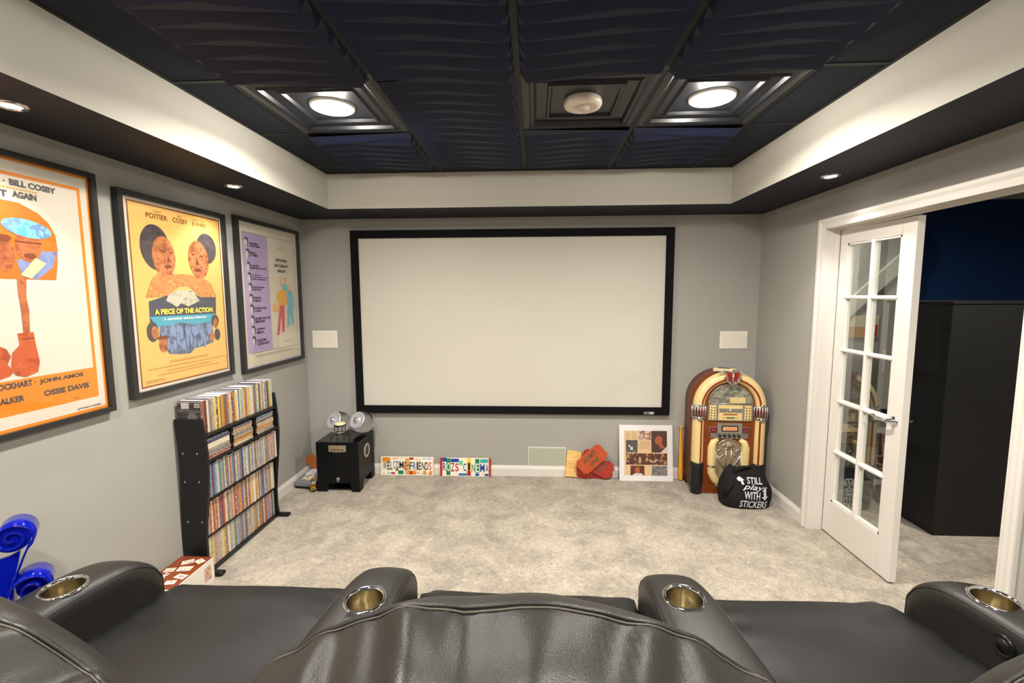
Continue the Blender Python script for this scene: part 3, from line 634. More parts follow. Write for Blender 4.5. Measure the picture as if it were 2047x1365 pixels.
poster(2.085, 2.833, 1.056, 2.060, 0.027, 'yellow poster with two big painted heads in a black frame, middle of three', mat('paper_white', '#d9cebf', 0.55), [
    ('printed_border', I('brown_line', '#8a4f14'), fill(rect(2.146, 2.795, 1.096, 2.020))),
    ('printed_field', I('yellow', '#e2b565'), fill(rect(2.154, 2.786, 1.104, 2.012))),
    ('lettering', I('rust', '#7d3f0c'), p2_text),
    ('printed_block', I('night', '#4b4a56'), fill([(2.229, 1.529), (2.323, 1.553), (2.401, 1.57), (2.519, 1.58), (2.598, 1.548), (2.721, 1.552), (2.711, 1.41), (2.226, 1.41)])),
    ('printed_block', I('teal', '#4d9fb4'), fill([(2.227, 1.452), (2.711, 1.449), (2.690, 1.385), (2.27, 1.395)])),
    ('printed_crowd', B('dusk', '#48505f', '#5a6478', '#6b7890', '#525a68'), fill([(2.287, 1.403), (2.373, 1.402), (2.425, 1.412), (2.513, 1.397), (2.678, 1.401), (2.673, 1.279), (2.589, 1.264), (2.518, 1.258), (2.484, 1.234), (2.407, 1.239), (2.335, 1.249), (2.274, 1.328)])),
    ('printed_crowd', I('haze_blue', '#7f93b8'), fill(*crowd)),
    ('printed_heads', B('hair', '#3d3236', '#4c4246', '#574a4a'), fill(ellipse(2.298, 1.805, 0.094, 0.116, 28, 0.1), ellipse(2.668, 1.835, 0.082, 0.088, 26, -0.1), ellipse(2.238, 1.375, 0.036, 0.052, 18), ellipse(2.700, 1.408, 0.032, 0.036, 16), ellipse(2.712, 1.322, 0.026, 0.036, 14))),
    ('printed_heads', B('face', '#8a4c2a', '#a86338', '#bb7a4a', '#94532e'), fill(ellipse(2.348, 1.762, 0.076, 0.106, 28, 0.05), ellipse(2.598, 1.765, 0.080, 0.108, 28, 0.12), ellipse(2.250, 1.370, 0.021, 0.034, 16), ellipse(2.704, 1.392, 0.020, 0.030, 14), ellipse(2.300, 1.302, 0.028, 0.040, 16), ellipse(2.664, 1.312, 0.020, 0.028, 14))),
    ('printed_hands', B('pie', '#b0713a', '#c98c50', '#bb7a42', '#d49c5e'), fill([(2.213, 1.549), (2.260, 1.646), (2.323, 1.692), (2.320, 1.655), (2.403, 1.676), (2.514, 1.676), (2.633, 1.656), (2.689, 1.63), (2.728, 1.547), (2.598, 1.552), (2.507, 1.612), (2.439, 1.610), (2.35, 1.557)])),
    ('printed_bills', B('bill', '#aaa792', '#beb8a2', '#96968a'), fill([(2.337, 1.532), (2.356, 1.562), (2.418, 1.586), (2.525, 1.590), (2.583, 1.529), (2.492, 1.498), (2.441, 1.517), (2.41, 1.496)])),
    ('printed_lines', I('shade', '#7a3f22'), fill(ellipse(2.372, 1.712, 0.026, 0.009, 14), ellipse(2.585, 1.705, 0.028, 0.011, 14), ellipse(2.345, 1.790, 0.016, 0.006, 12), ellipse(2.398, 1.786, 0.012, 0.005, 12), ellipse(2.556, 1.792, 0.013, 0.006, 12), ellipse(2.622, 1.786, 0.015, 0.006, 12), [(2.372, 1.775), (2.392, 1.735), (2.366, 1.735)], [(2.580, 1.775), (2.600, 1.735), (2.570, 1.735)], ellipse(2.300, 1.340, 0.038, 0.010, 14))),
    ('lettering', I('title_yellow', '#f3dc4e'), texts(('A PIECE OF THE ACTION', 2.259, 2.683, 1.460, 1.489, 0.04))),
    ('lettering', M_INKW, lambda mb, pl: add_text(mb, 'A delightfully delicious dilemma!', 2.309, 2.627, 1.424, 1.442, pl, 0.02, 0.25)),
    ('small_print', I('ochre', '#cf9f55'), p2_small),
])
# --- cream and lilac sheet
names = [(('SIDNEY', 'POITIER'), 3.092, 3.212, 1.889, 1.923), (('BILL', 'COSBY'), 3.094, 3.183, 1.825, 1.860), (('HARRY', 'BELAFONTE'), 3.096, 3.273, 1.739, 1.772), (('A Funny', 'Appearance by', 'FLIP WILSON'), 3.100, 3.293, 1.663, 1.706),
         (('RICHARD', 'PRYOR'), 3.102, 3.235, 1.590, 1.623), (('PAULA', 'KELLY'), 3.106, 3.193, 1.512, 1.552), (('ROSALIND', 'CASH'), 3.105, 3.251, 1.441, 1.479), (('ROSCOE LEE', 'BROWNE'), 3.109, 3.288, 1.364, 1.407),
         (('JOHNNY', 'SEKKA'), 3.112, 3.221, 1.287, 1.331), (('CALVIN', 'LOCKHART'), 3.112, 3.260, 1.205, 1.254)]
def p3_text(mb, pl):
    for L_, a, b, c, d in names:
        mx = max(len(s) for s in L_); n = len(L_); h = (d - c) / n
        for k, s in enumerate(L_):
            add_text(mb, s, a, a + (b - a) * max(0.45, len(s) / mx), d - (k + 1) * h + 0.003, d - k * h - 0.001, pl, 0.05)
    add_text(mb, 'UPTOWN', 3.400, 3.555, 1.812, 1.836, pl, 0.05); add_text(mb, 'SATURDAY', 3.379, 3.574, 1.772, 1.795, pl, 0.05); add_text(mb, 'NIGHT', 3.417, 3.538, 1.733, 1.755, pl, 0.05)
HEADC = [(3.052, 1.918), (3.061, 1.84), (3.063, 1.753), (3.066, 1.681), (3.069, 1.61), (3.072, 1.535), (3.072, 1.463), (3.075, 1.385), (3.075, 1.316), (3.075, 1.242)]
def p3_small(mb, pl):
    for a, b, c in ((3.42, 3.53, 1.928), (3.42, 3.53, 1.912), (3.08, 3.60, 1.140), (3.10, 3.58, 1.128), (3.46, 3.58, 1.205)):
        x = a
        while x < b - 0.008:
            w = random.uniform(0.008, 0.024); flat(mb, rect(x, x + w, c - 0.0025, c + 0.0025), pl); x += w + 0.005
poster(2.937, 3.735, 1.034, 2.078, 0.026, 'cream and lilac poster listing ten names in a black frame, nearest the screen', mat('paper_lilac_edge', '#b9a6cf', 0.55), [
    ('printed_field', I('cream', '#cfc7b2'), fill(rect(2.966, 3.700, 1.066, 2.050))),
    ('printed_border', I('maroon_line', '#6a4a5a'), fill(rect(3.004, 3.660, 1.984, 1.987), rect(3.033, 3.674, 1.1575, 1.1605), rect(3.659, 3.662, 1.160, 1.987))),
    ('printed_band', I('lilac', '#ab98bb'), fill(rect(3.006, 3.302, 1.163, 1.982))),
    ('printed_portraits', I('portrait_dark', '#4b4450'), fill(*[ellipse(u + 0.004, v + 0.004, 0.024, 0.032, 16) for u, v in HEADC])),
    ('printed_portraits', I('portrait_grey', '#c4bcb8'), fill(*[ellipse(u - 0.003, v - 0.004, 0.018, 0.026, 16) for u, v in HEADC])),
    ('lettering', I('plum_black', '#2b222c'), p3_text),
    ('printed_group', I('group_sand', '#dcab72'), fill(rect(3.325, 3.47, 1.436, 1.50), ellipse(3.512, 1.675, 0.020, 0.030, 14), ellipse(3.572, 1.612, 0.020, 0.026, 14), ellipse(3.490, 1.615, 0.020, 0.026, 14), [(3.439, 1.70), (3.455, 1.70), (3.47, 1.63), (3.452, 1.63)])),
    ('printed_group', I('group_blue', '#79b3bd'), fill([(3.535, 1.595), (3.612, 1.595), (3.635, 1.50), (3.618, 1.436), (3.618, 1.322), (3.585, 1.322), (3.572, 1.43), (3.560, 1.322), (3.512, 1.31), (3.525, 1.45)], [(3.470, 1.645), (3.545, 1.645), (3.540, 1.59), (3.475, 1.59)])),
    ('printed_group', I('group_gold', '#e0a53c'), fill([(3.452, 1.600), (3.518, 1.600), (3.530, 1.500), (3.505, 1.480), (3.430, 1.480), (3.380, 1.545), (3.396, 1.585)])),
    ('printed_group', I('group_red', '#c9525a'), fill([(3.422, 1.482), (3.488, 1.482), (3.484, 1.40), (3.470, 1.275), (3.436, 1.275), (3.440, 1.36), (3.430, 1.40), (3.400, 1.26), (3.366, 1.26), (3.400, 1.40)])),
    ('small_print', I('faint', '#a89f90'), p3_small),
])
random.seed(11)

# ================================================================== DISC RACK WITH CASES
RY0, RY1 = 2.335, 3.045
rk = thing('disc_rack', 'black disc rack with wavy side panels and five packed shelves by the left wall', 'shelf', (-1.87, 2.69, 0))
fr = [(0.0, -1.808), (0.08, -1.818), (0.20, -1.818), (0.32, -1.808), (0.42, -1.796), (0.52, -1.786), (0.62, -1.780), (0.72, -1.781), (0.80, -1.788), (0.89, -1.797)]
bk = [(0.89, -1.952), (0.80, -1.947), (0.72, -1.942), (0.62, -1.941), (0.52, -1.945), (0.42, -1.950), (0.32, -1.955), (0.20, -1.957), (0.08, -1.957), (0.0, -1.957)]
def fx(z):
    for (a, xa), (b, xb) in zip(fr[:-1], fr[1:]):
        if a <= z <= b: return xa + (xb - xa) * (z - a) / (b - a)
    return fr[-1][1]
for ya, yb in ((RY0, RY0 + 0.016), (RY1 - 0.016, RY1)):
    MB().prism([(x, z) for z, x in fr] + [(x, z) for z, x in bk], ya, yb, 'y').build('side_panel', M_BWOOD, rk)
SH = [0.006, 0.204, 0.424, 0.640, 0.784]
for z in SH: MB().box(-1.940, fx(z) - 0.004, RY0 + 0.016, RY1 - 0.016, z, z + 0.014).build('shelf', M_BWOOD, rk)
MB().box(-1.950, -1.944, RY0 + 0.016, RY1 - 0.016, 0.02, 0.80).build('back_panel', M_BWOOD, rk)
for ya in (RY0 + 0.008, RY1 - 0.008):
    MB().box(-1.84, -1.735, ya - 0.022, ya + 0.022, 0.0, 0.022, ch=0.009).build('foot', M_BPLAST, rk)
for z in (0.085, 0.31, 0.54, 0.70):
    for x in (-1.915, -1.835): MB().lathe([(0.0001, -0.002), (0.004, -0.0015), (0.0055, 0.0)], (x, RY0, z), 'y', 10).build('screw', M_CHROME, rk)
for y in (2.565, 2.795): MB().box(-1.935, fx(0.66) - 0.015, y - 0.004, y + 0.004, 0.654, 0.778).build('divider', M_BPLAST, rk)

M_SPINE = spine_mat(); M_CASEB = mat('case_black', '#151516', 0.35); M_CASEW = mat('case_white', '#d8d6dc', 0.35)
def case_mesh(d, w, h, white):
    """case with rounded spine edge (local x depth with spine at x=0 facing +x, y thickness, z height) : printed wrap proud of the tray"""
    mb = MB().box(-d, -0.004, -w / 2 + 0.0004, w / 2 - 0.0004, 0, h, 0)
    mb.prism([(-d + 0.002, -w / 2), (-0.002, -w / 2), (0, -w / 2 + 0.002), (0, w / 2 - 0.002), (-0.002, w / 2), (-d + 0.002, w / 2)], 0.002, h - 0.002, 'z', 1)
    return mb.mesh('disc_case', [M_CASEW if white else M_CASEB, M_SPINE])
CASES = {(i, wt): case_mesh(0.130, w, 0.188, wt) for i, w in enumerate((0.0138, 0.0145, 0.0092)) for wt in (0, 1)}
CW = (0.0138, 0.0145, 0.0092)
PAL = [('orange', (196, 132, 62)), ('amber', (204, 158, 80)), ('cream', (205, 192, 160)), ('white', (208, 202, 192)), ('pale blue', (146, 166, 178)), ('blue', (82, 116, 156)), ('navy', (62, 66, 96)), ('teal', (96, 140, 142)), ('red', (168, 72, 60)), ('rust', (160, 98, 66)),
       ('brown', (112, 86, 68)), ('black', (52, 48, 44)), ('grey', (146, 142, 136)), ('olive', (142, 136, 98)), ('pink', (192, 150, 142)), ('yellow', (212, 184, 72)), ('violet', (120, 106, 140)), ('beige', (182, 164, 134))]
ROWPAL = {0: ['orange', 'cream', 'white', 'amber', 'rust', 'teal', 'grey', 'beige', 'red', 'pale blue', 'black', 'brown', 'blue', 'yellow'], 2: ['white', 'cream', 'pale blue', 'beige', 'blue', 'grey', 'olive', 'teal', 'pink', 'brown', 'red', 'navy'],
          3: ['orange', 'amber', 'cream', 'white', 'pink', 'beige', 'brown', 'grey', 'rust', 'red', 'violet', 'blue'], 4: ['white', 'cream', 'red', 'beige', 'pink', 'grey', 'olive', 'orange', 'violet', 'yellow', 'pale blue', 'brown']}
ROWNAME = {0: 'on top of the rack', 2: 'on the third rack row', 3: 'on the fourth rack row', 4: 'on the lowest rack row'}
PD = dict(PAL)
def case(me, loc, rot, color, label, group):
    o = bpy.data.objects.new('disc_case', me); COL.objects.link(o); o.location = loc; o.rotation_euler = rot
    c = [((x / 255.0 + 0.055) / 1.055) ** 2.4 for x in PD[color]]; k = random.uniform(0.8, 1.15); o.color = (min(1, c[0] * k), min(1, c[1] * k), min(1, c[2] * k), 1)
    return tag(o, label, 'disc case', group)
for row, zi in ((0, 4), (2, 2), (3, 1), (4, 0)):
    z = SH[zi] + 0.0142; y = RY0 + 0.0185; k = 1; prev = None
    if row == 0: y += 0.0
    while True:
        wi = random.choice((0, 0, 0, 1, 1, 2)); w = CW[wi]
        if y + w > RY1 - 0.0185: break
        if row == 0 and k == 1: wi, w, color = 1, CW[1], 'black'
        else:
            color = random.choice(ROWPAL[row])
            if color == prev: color = random.choice(ROWPAL[row])
        prev = color; back = fx(min(0.88, z + 0.09)) - 0.010 - random.uniform(0, 0.006)
        case(CASES[(wi, 1 if random.random() < (0.6 if row == 0 else 0.3) else 0)], (back, y + w / 2, z), (0, 0, 0), color,
             '%s spined disc case, %s from the box end %s' % (color, ordinal(k), ROWNAME[row]), 'disc cases ' + ROWNAME[row])
        y += w + 0.0004; k += 1
# cover art on the first case of the top row, seen end on
ends = MB(); pl = lambda u, v: (u, RY0 + 0.0182, v)
flat(ends, rect(-1.92, -1.875, 0.945, 0.978), pl, 0); flat(ends, rect(-1.845, -1.815, 0.952, 0.975), pl, 0); flat(ends, ellipse(-1.86, 0.885, 0.03, 0.04, 18), pl, 1); flat(ends, ellipse(-1.885, 0.85, 0.028, 0.03, 16), pl, 1); flat(ends, ellipse(-1.845, 0.86, 0.016, 0.02, 14), pl, 2)
for k in range(7): flat(ends, rect(-1.84 + k * 0.0032, -1.8385 + k * 0.0032, 0.956, 0.971), lambda u, v: (u, RY0 + 0.0180, v), 3)
first = [o for o in bpy.data.objects if o.name.startswith('disc_case') and o.get('label', '').startswith('black spined disc case, first from')][0]
oe = bpy.data.objects.new('cover_print', ends.mesh('cover_print', [mat('print_pale', '#cbbfb8', 0.5), mat('print_grey', '#6f6a66', 0.5), mat('print_light', '#b5aea8', 0.5), M_INKK], first.location)); COL.objects.link(oe); oe.parent = first
# lying stacks on the second row
STK = [['navy', 'navy', 'cream', 'white', 'beige', 'grey', 'brown', 'red'], ['navy', 'amber', 'grey', 'brown', 'beige', 'orange', 'amber', 'beige'], ['blue', 'grey', 'navy', 'beige', 'orange', 'amber', 'grey', 'brown']]
SN = ['left', 'middle', 'right']
for si, yc in enumerate((2.458, 2.680, 2.912)):
    n = len(STK[si])
    for k in range(n):
        z = SH[3] + 0.0142 + 0.0073 + k * 0.01455; color = STK[si][n - 1 - k]
        case(CASES[(0, 0)], (fx(0.7) - 0.012 - random.uniform(0, 0.01), yc - 0.094 + random.uniform(-0.004, 0.004), z), (-math.pi / 2, 0, 0), color,
             '%s disc case lying flat, %s from the bottom of the %s stack' % (color, ordinal(k + 1), SN[si]), 'disc cases lying in three stacks')

# ================================================================== PRINTER BOX BESIDE THE RACK
bx0, bx1, by0, by1, bz = -1.940, -1.757, 1.985, 2.300, 0.132
pb = thing('printer_box', 'brown and white photo printer box on the carpet at the rack end', 'box', ((bx0 + bx1) / 2, (by0 + by1) / 2, 0))
MB().box(bx0, bx1, by0, by1, 0, bz, ch=0.0015).build('carton', mat('carton_white', '#ddd8cc', 0.5), pb)
T1 = MB(); flat(T1, rect(bx0 + 0.002, bx1 - 0.002, by0 + 0.03, by1 - 0.002), lambda u, v: (u, v, bz + 0.0006)); T1.build('printed_top', wood_mat('print_walnut', '#6b2f16', '#8f4522', 0.4, (4, 1, 1), 0.0), pb)
ph = [(-1.86, 2.245, 0.055, 0.04, 0.5), (-1.80, 2.255, 0.05, 0.036, -0.5), (-1.90, 2.17, 0.05, 0.036, 0.2), (-1.83, 2.185, 0.07, 0.042, 0.15), (-1.80, 2.12, 0.06, 0.036, -0.2), (-1.815, 2.07, 0.05, 0.034, 0.2)]
P_ = MB(); Q_ = MB()
for u, v, w, h, r in ph:
    def pl(a, b, u=u, v=v, r=r, z=bz + 0.0012): return (u + a * math.cos(r) - b * math.sin(r), v + a * math.sin(r) + b * math.cos(r), z)
    flat(P_, rect(-w / 2, w / 2, -h / 2, h / 2), pl); flat(Q_, rect(-w / 2 + 0.005, w / 2 - 0.005, -h / 2 + 0.005, h / 2 - 0.005), lambda a, b, f=pl: (f(a, b)[0], f(a, b)[1], bz + 0.0016))
build_each(P_, 'printed_photo', mat('photo_border', '#d6d0c6', 0.5), pb); build_each(Q_, 'printed_photo', print_mat('photo_ink', ['#7d4a2c', '#e8a25a', '#f0d9c6', '#8a5fb0', '#d7682e'], (60, 60, 60)), pb)
L1 = MB(); add_text(L1, 'SELPHY', 2.040, 2.150, 1.872, 1.900, lambda u, v: (-v, u, bz + 0.0014), 0.02); L1.build('lettering', M_INKW, pb)
s1 = MB(); flat(s1, rect(2.225, 2.275, 0.03, 0.105), lambda u, v: (bx1 + 0.0006, u, v)); flat(s1, rect(2.12, 2.16, 0.02, 0.05), lambda u, v: (bx1 + 0.0006, u, v)); build_each(s1, 'printed_side', print_mat('photo_ink_side', ['#4a4046', '#c99a86', '#e6d2c6'], (70, 70, 70)), pb)

# ================================================================== SUBWOOFER AND WHAT STANDS ON IT
bx0, bx1, by0, by1 = -1.727, -1.384, 3.442, 3.785
sw = thing('subwoofer', 'black cube subwoofer with silver control plate on the carpet in the corner', 'subwoofer', ((bx0 + bx1) / 2, (by0 + by1) / 2, 0))
M_SUB = mat('sub_black', '#08090b', 0.45, spec=0.3)
MB().box(bx0, bx1, by0, by1, 0.068, 0.404, ch=0.003).build('body', [M_SUB], sw)
MB().box(bx0 + 0.004, bx1 - 0.004, by0 + 0.004, by1 - 0.004, 0.404, 0.4055).build('top_panel', mat('sub_gloss', '#0b0b0c', 0.12), sw)
pl_ = MB()
for x0, x1 in ((bx0, bx0 + 0.075), (bx1 - 0.06, bx1)):
    for y0, y1, s in ((by0, by0 + 0.07, 1), (by1 - 0.07, by1, -1)):
        lo = x0 if x0 < -1.6 else x0 - 0.018; hi = x1 + 0.018 if x0 < -1.6 else x1
        vs = [(x0, y0, 0), (x1, y0, 0), (x1, y1, 0), (x0, y1, 0), (lo, y0, 0.068), (hi, y0, 0.068), (hi, y1 + (0.018 if s > 0 else 0), 0.068), (lo, y1 + (0.018 if s > 0 else 0), 0.068)]
        MB().add(vs, [(0, 1, 2, 3), (4, 5, 6, 7), (0, 1, 5, 4), (1, 2, 6, 5), (2, 3, 7, 6), (3, 0, 4, 7)]).build('foot', M_SUB, sw)
MB().box(bx0 + 0.09, bx1 - 0.075, by0 + 0.03, by1 - 0.03, 0.004, 0.014).build('base_plate', M_BPLAST, sw)
pp = [(-1.622, 0.380), (-1.483, 0.380), (-1.483, 0.330)] + [(-1.483 - 0.139 * k / 6, 0.330 - 0.005 * math.sin(math.pi * k / 6)) for k in range(1, 6)] + [(-1.622, 0.330)]
cp = MB().prism(pp, by0 - 0.005, by0 + 0.002, 'y').build('control_plate', mat('sub_plate', '#bdb196', 0.35, metal=0.7), sw)
for k in range(4):
    sub(cp, MB().lathe([(0.0001, -0.010), (0.007, -0.010), (0.0085, -0.003), (0.010, 0.0)], (-1.593 + k * 0.027, by0 - 0.005, 0.350), 'y', 14), 'knob', mat('sub_knob', '#6d6455', 0.35, metal=0.6), sw.location)
em = MB().lathe([(0.009, -0.0015), (0.011, -0.002), (0.013, -0.0015), (0.013, 0)], (-1.557, by0 - 0.0, 0.106), 'y', 20)
for k in range(3):
    a = math.pi / 6 + k * math.pi / 3; em.prism([(-1.557 + 0.010 * math.cos(a) - 0.0012 * math.sin(a), 0.106 + 0.010 * math.sin(a) + 0.0012 * math.cos(a)), (-1.557 - 0.010 * math.cos(a) - 0.0012 * math.sin(a), 0.106 - 0.010 * math.sin(a) + 0.0012 * math.cos(a)), (-1.557 - 0.010 * math.cos(a) + 0.0012 * math.sin(a), 0.106 - 0.010 * math.sin(a) - 0.0012 * math.cos(a)), (-1.557 + 0.010 * math.cos(a) + 0.0012 * math.sin(a), 0.106 + 0.010 * math.sin(a) - 0.0012 * math.cos(a))], by0 - 0.002, by0, 'y')
for k in range(5): em.box(-1.570 + k * 0.0056, -1.5665 + k * 0.0056, by0 - 0.0015, by0, 0.084, 0.089)
em.build('emblem', mat('sub_emblem', '#c9b7bb', 0.3, metal=0.5), sw)
MB().lathe([(0.040, -0.002), (0.044, 0.004), (0.052, 0.006), (0.058, 0.002), (0.059, 0.0)], (bx1, 3.620, 0.283), 'x', 28).build('port_ring', mat('sub_port', '#b8b3a4', 0.3, metal=0.4), sw)
MB().lathe([(0.042, 0.001), (0.036, 0.0008), (0.0001, 0.0006)], (bx1, 3.620, 0.283), 'x', 24).build('port_throat', mat('sub_throat', '#3a3833', 0.5), sw)

M_GLASS = mat('jar_glass', '#ffffff', 0.0, trans=1.0, ior=1.18, spec=0.5)
def jar(x, y, turn, label):
    t = thing('glass_jar', label, 'jar', (x, y, 0.4055), (0, 0, turn), group='slanted glass jars on the subwoofer')
    ax = Vector((0, -math.cos(math.radians(32)), math.sin(math.radians(32))))    # mouth direction
    c = Vector((0, 0.008, 0.096)); R = 0.092; ang0 = math.radians(47)
    T = Matrix.Translation(c) @ ax.to_track_quat('Z', 'Y').to_matrix().to_4x4()
    prof = [(R * math.sin(a), R * math.cos(a)) for a in [ang0 + (math.pi - ang0) * k / 20 for k in range(21)]]
    prof[-1] = (0.0001, -R)
    g = MB(T).lathe(prof, n=36)
    inner = [(max(0.0001, r * 0.965), h * 0.965) for r, h in prof][::-1]
    g.lathe(inner, n=36); g.lathe([prof[0], inner[-1]], n=36)
    for v in g.v: v.z = max(v.z, 0.003 if (v - c).length > R * 0.98 else 0.006)
    g.build('bowl', M_GLASS, t, True)
    h0 = R * math.cos(ang0); r0 = R * math.sin(ang0)
    MB(T).lathe([(r0 - 0.004, h0 - 0.004), (r0 + 0.004, h0 - 0.002), (r0 + 0.006, h0 + 0.004), (r0, h0 + 0.008), (r0 - 0.010, h0 + 0.002), (0.030, h0 + 0.003), (0.024, h0 + 0.008), (0.012, h0 + 0.009), (0.0001, h0 + 0.009)], n=36).build('lid', mat('jar_lid', '#e4e1ea', 0.28, metal=0.7), t, True)
    MB(T).lathe([(0.008, h0 + 0.008), (0.007, h0 + 0.018), (0.015, h0 + 0.026), (0.012, h0 + 0.034), (0.0001, h0 + 0.036)], n=20).build('lid_knob', mat('jar_knob', '#cfc9dc', 0.06, metal=1.0), t, True)
jar(-1.628, 3.655, math.radians(-27), 'round glass jar with slanted chrome lid at the left on the subwoofer')
jar(-1.437, 3.665, math.radians(-24), 'round glass jar with slanted chrome lid at the right on the subwoofer')
cs = thing('candle_stand', 'black wire candle stand in front of the glass jars', 'candle stand', (-1.555, 3.515, 0.4055))
M_WIRE = mat('black_wire', '#0d0d0e', 0.4)
cr = 0.043
for k in range(4):
    a = math.pi / 4 + k * math.pi / 2; ca, sa = math.cos(a), math.sin(a)
    pts = [(cr * ca, cr * sa, 0.122), (cr * ca, cr * sa, 0.06)] + [(ca * (cr + 0.030 * math.sin(q)), sa * (cr + 0.030 * math.sin(q)), 0.06 - 0.0575 * (1 - math.cos(q)) / 1.0 * 1.0) for q in [0.25, 0.5, 0.75, 1.0, 1.25, 1.5]]
    pts = [(x, y, max(0.0032, z)) for x, y, z in pts]
    MB().tube(pts, 0.003, 6).build('wire_leg', M_WIRE, cs, True)
for z in (0.055, 0.116): MB().tube([(cr * math.cos(q), cr * math.sin(q), z) for q in [2 * math.pi * k / 24 for k in range(24)]], 0.0028, 6, closed=True).build('wire_ring', M_WIRE, cs, True)
MB().lathe([(0.0001, 0.119), (0.044, 0.119), (0.047, 0.122), (0.0001, 0.122)], n=28).build('plate', M_WIRE, cs, True)
cd = tag(MB().lathe([(0.0001, 0.122), (0.040, 0.122), (0.042, 0.127), (0.038, 0.137), (0.010, 0.139), (0.0001, 0.137)], (-1.555, 3.515, 0.4057), n=28).build('candle', mat('candle_wax', '#d9d3a8', 0.5)), 'flat cream candle on the black wire stand', 'candle')

# tray of magazines and can behind the subwoofer
tr = thing('document_tray', 'grey plastic tray on the carpet behind the subwoofer', 'tray', (-1.85, 3.62, 0))
MB().prism([(-1.935, 3.495), (-1.775, 3.475), (-1.755, 3.79), (-1.940, 3.80)], 0.0, 0.026, 'z').build('tray_base', M_BPLAST, tr)
MB().prism([(-1.942, 3.485), (-1.765, 3.462), (-1.745, 3.80), (-1.944, 3.81)], 0.026, 0.052, 'z').build('tray_rim', mat('tray_grey', '#77787e', 0.35), tr)
MAGS = [((-1.905, 3.52), (0.19, 0.15), 0.0525, 0.10, ['#c9a96a', '#e8dcc0', '#5d574f', '#f0eadc'], 'cream and mustard magazine on top of the tray'), ((-1.925, 3.63), (0.15, 0.15), 0.0605, -0.05, ['#a9abc4', '#d6d4de', '#8d8fa8'], 'pale lilac magazine at the back of the tray')]
for (mx, my), (a, b), z, r, cols, lab in MAGS:
    T = Matrix.Translation((mx, my, z)) @ Matrix.Rotation(r, 4, 'Z')
    tag(MB(T).box(0, a * 0.9, 0, b, 0, 0.007).build('magazine', print_mat('mag_' + lab[:5], cols, (40, 40, 40))), lab, 'magazine')
T = Matrix.Translation((-1.900, 3.74, 0.053)) @ Matrix.Rotation(math.radians(12), 4, 'X') @ Matrix.Rotation(math.radians(-35), 4, 'Y')
tag(MB(T).box(0, 0.10, 0.0, 0.008, 0.0, 0.13).build('folder', mat('folder_orange', '#b0632a', 0.5)), 'orange folder leaning in the corner behind the tray', 'folder')
cn = thing('storage_jar', 'small clear jar of yellow pieces beside the subwoofer', 'jar', (-1.7665, 3.452, 0))
MB().lathe([(0.0001, 0.001), (0.030, 0.001), (0.032, 0.004), (0.032, 0.072), (0.029, 0.078), (0.0275, 0.076), (0.030, 0.070), (0.030, 0.005), (0.0001, 0.004)], n=28).build('glass', M_GLASS, cn, True)
yb = MB(); random.seed(3)
for k in range(60):
    a = random.uniform(0, 6.28); r = 0.022 * math.sqrt(random.random()); z = random.uniform(0.012, 0.058); c = Vector((r * math.cos(a), r * math.sin(a), z))
    d = Vector((random.uniform(-1, 1), random.uniform(-1, 1), random.uniform(-1, 1))).normalized() * 0.006; yb.tube([c - d, c + d], 0.0028, 5)
tag(yb.build('yellow_pieces', mat('yellow_candy', '#e2a51a', 0.5), cn, True), kind='stuff')
MB().lathe([(0.0325, 0.066), (0.034, 0.068), (0.034, 0.082), (0.030, 0.084), (0.0001, 0.084)], n=28).build('lid', M_CHROME, cn, True)
random.seed(11)

# ================================================================== SIGNS LEANING ON THE SCREEN WALL
def lean(name, label, cat, x, ybase, ang, z0=0.0, group=None, turn=0.0):
    """frame whose local x runs along the wall, local z up the leaning face, local -y towards the room"""
    return thing(name, label, cat, (x, ybase, z0), (-ang, 0, turn), group)
def fy(d): return lambda u, v: (u, -d, v)
PLC = lambda n, c: mat('plate_' + n, c, 0.4)
def plate(x0, w, h, label, base, patches, letters, edge=None):
    t = lean('license_plate_sign', label, 'sign', x0, YB - 0.034, math.radians(6), 0.001, 'number plate signs on the skirting')
    r = 0.010; poly = arc(r, r, r, math.pi, 1.5 * math.pi, 4) + arc(w - r, r, r, -math.pi / 2, 0, 4) + arc(w - r, h - r, r, 0, math.pi / 2, 4) + arc(r, h - r, r, math.pi / 2, math.pi, 4)
    MB().prism(poly, -0.003, 0.001, 'y').build('plate', base, t, True)
    for i, (u0, u1, v0, v1, m) in enumerate(patches):
        mb = MB().box(u0 * w, u1 * w, -0.0036 - 0.0002 * (i % 3), -0.0028, v0 * h, v1 * h); mb.build('plate_piece', m, t, True)
    for ch, u0, u1, v0, v1, m in letters:
        mb = MB(); add_text(mb, ch, u0 * w, u1 * w, v0 * h, v1 * h, fy(0.0046), 0.012); mb.build('letter', m, t, True)
K, RD, BL, OR, GR, TE, YE, WH, TN = PLC('k', '#26221f'), PLC('r', '#b3241c'), PLC('b', '#2a6fb0'), PLC('o', '#e0851e'), PLC('g', '#1d7a4c'), PLC('t', '#39a3a0'), PLC('y', '#ecc02a'), PLC('w', '#e9e3d0'), PLC('n', '#c2a258')
NB, LB, SK = PLC('nb', '#1c3f96'), PLC('lb', '#a9cde0'), PLC('sk', '#e3b79a')
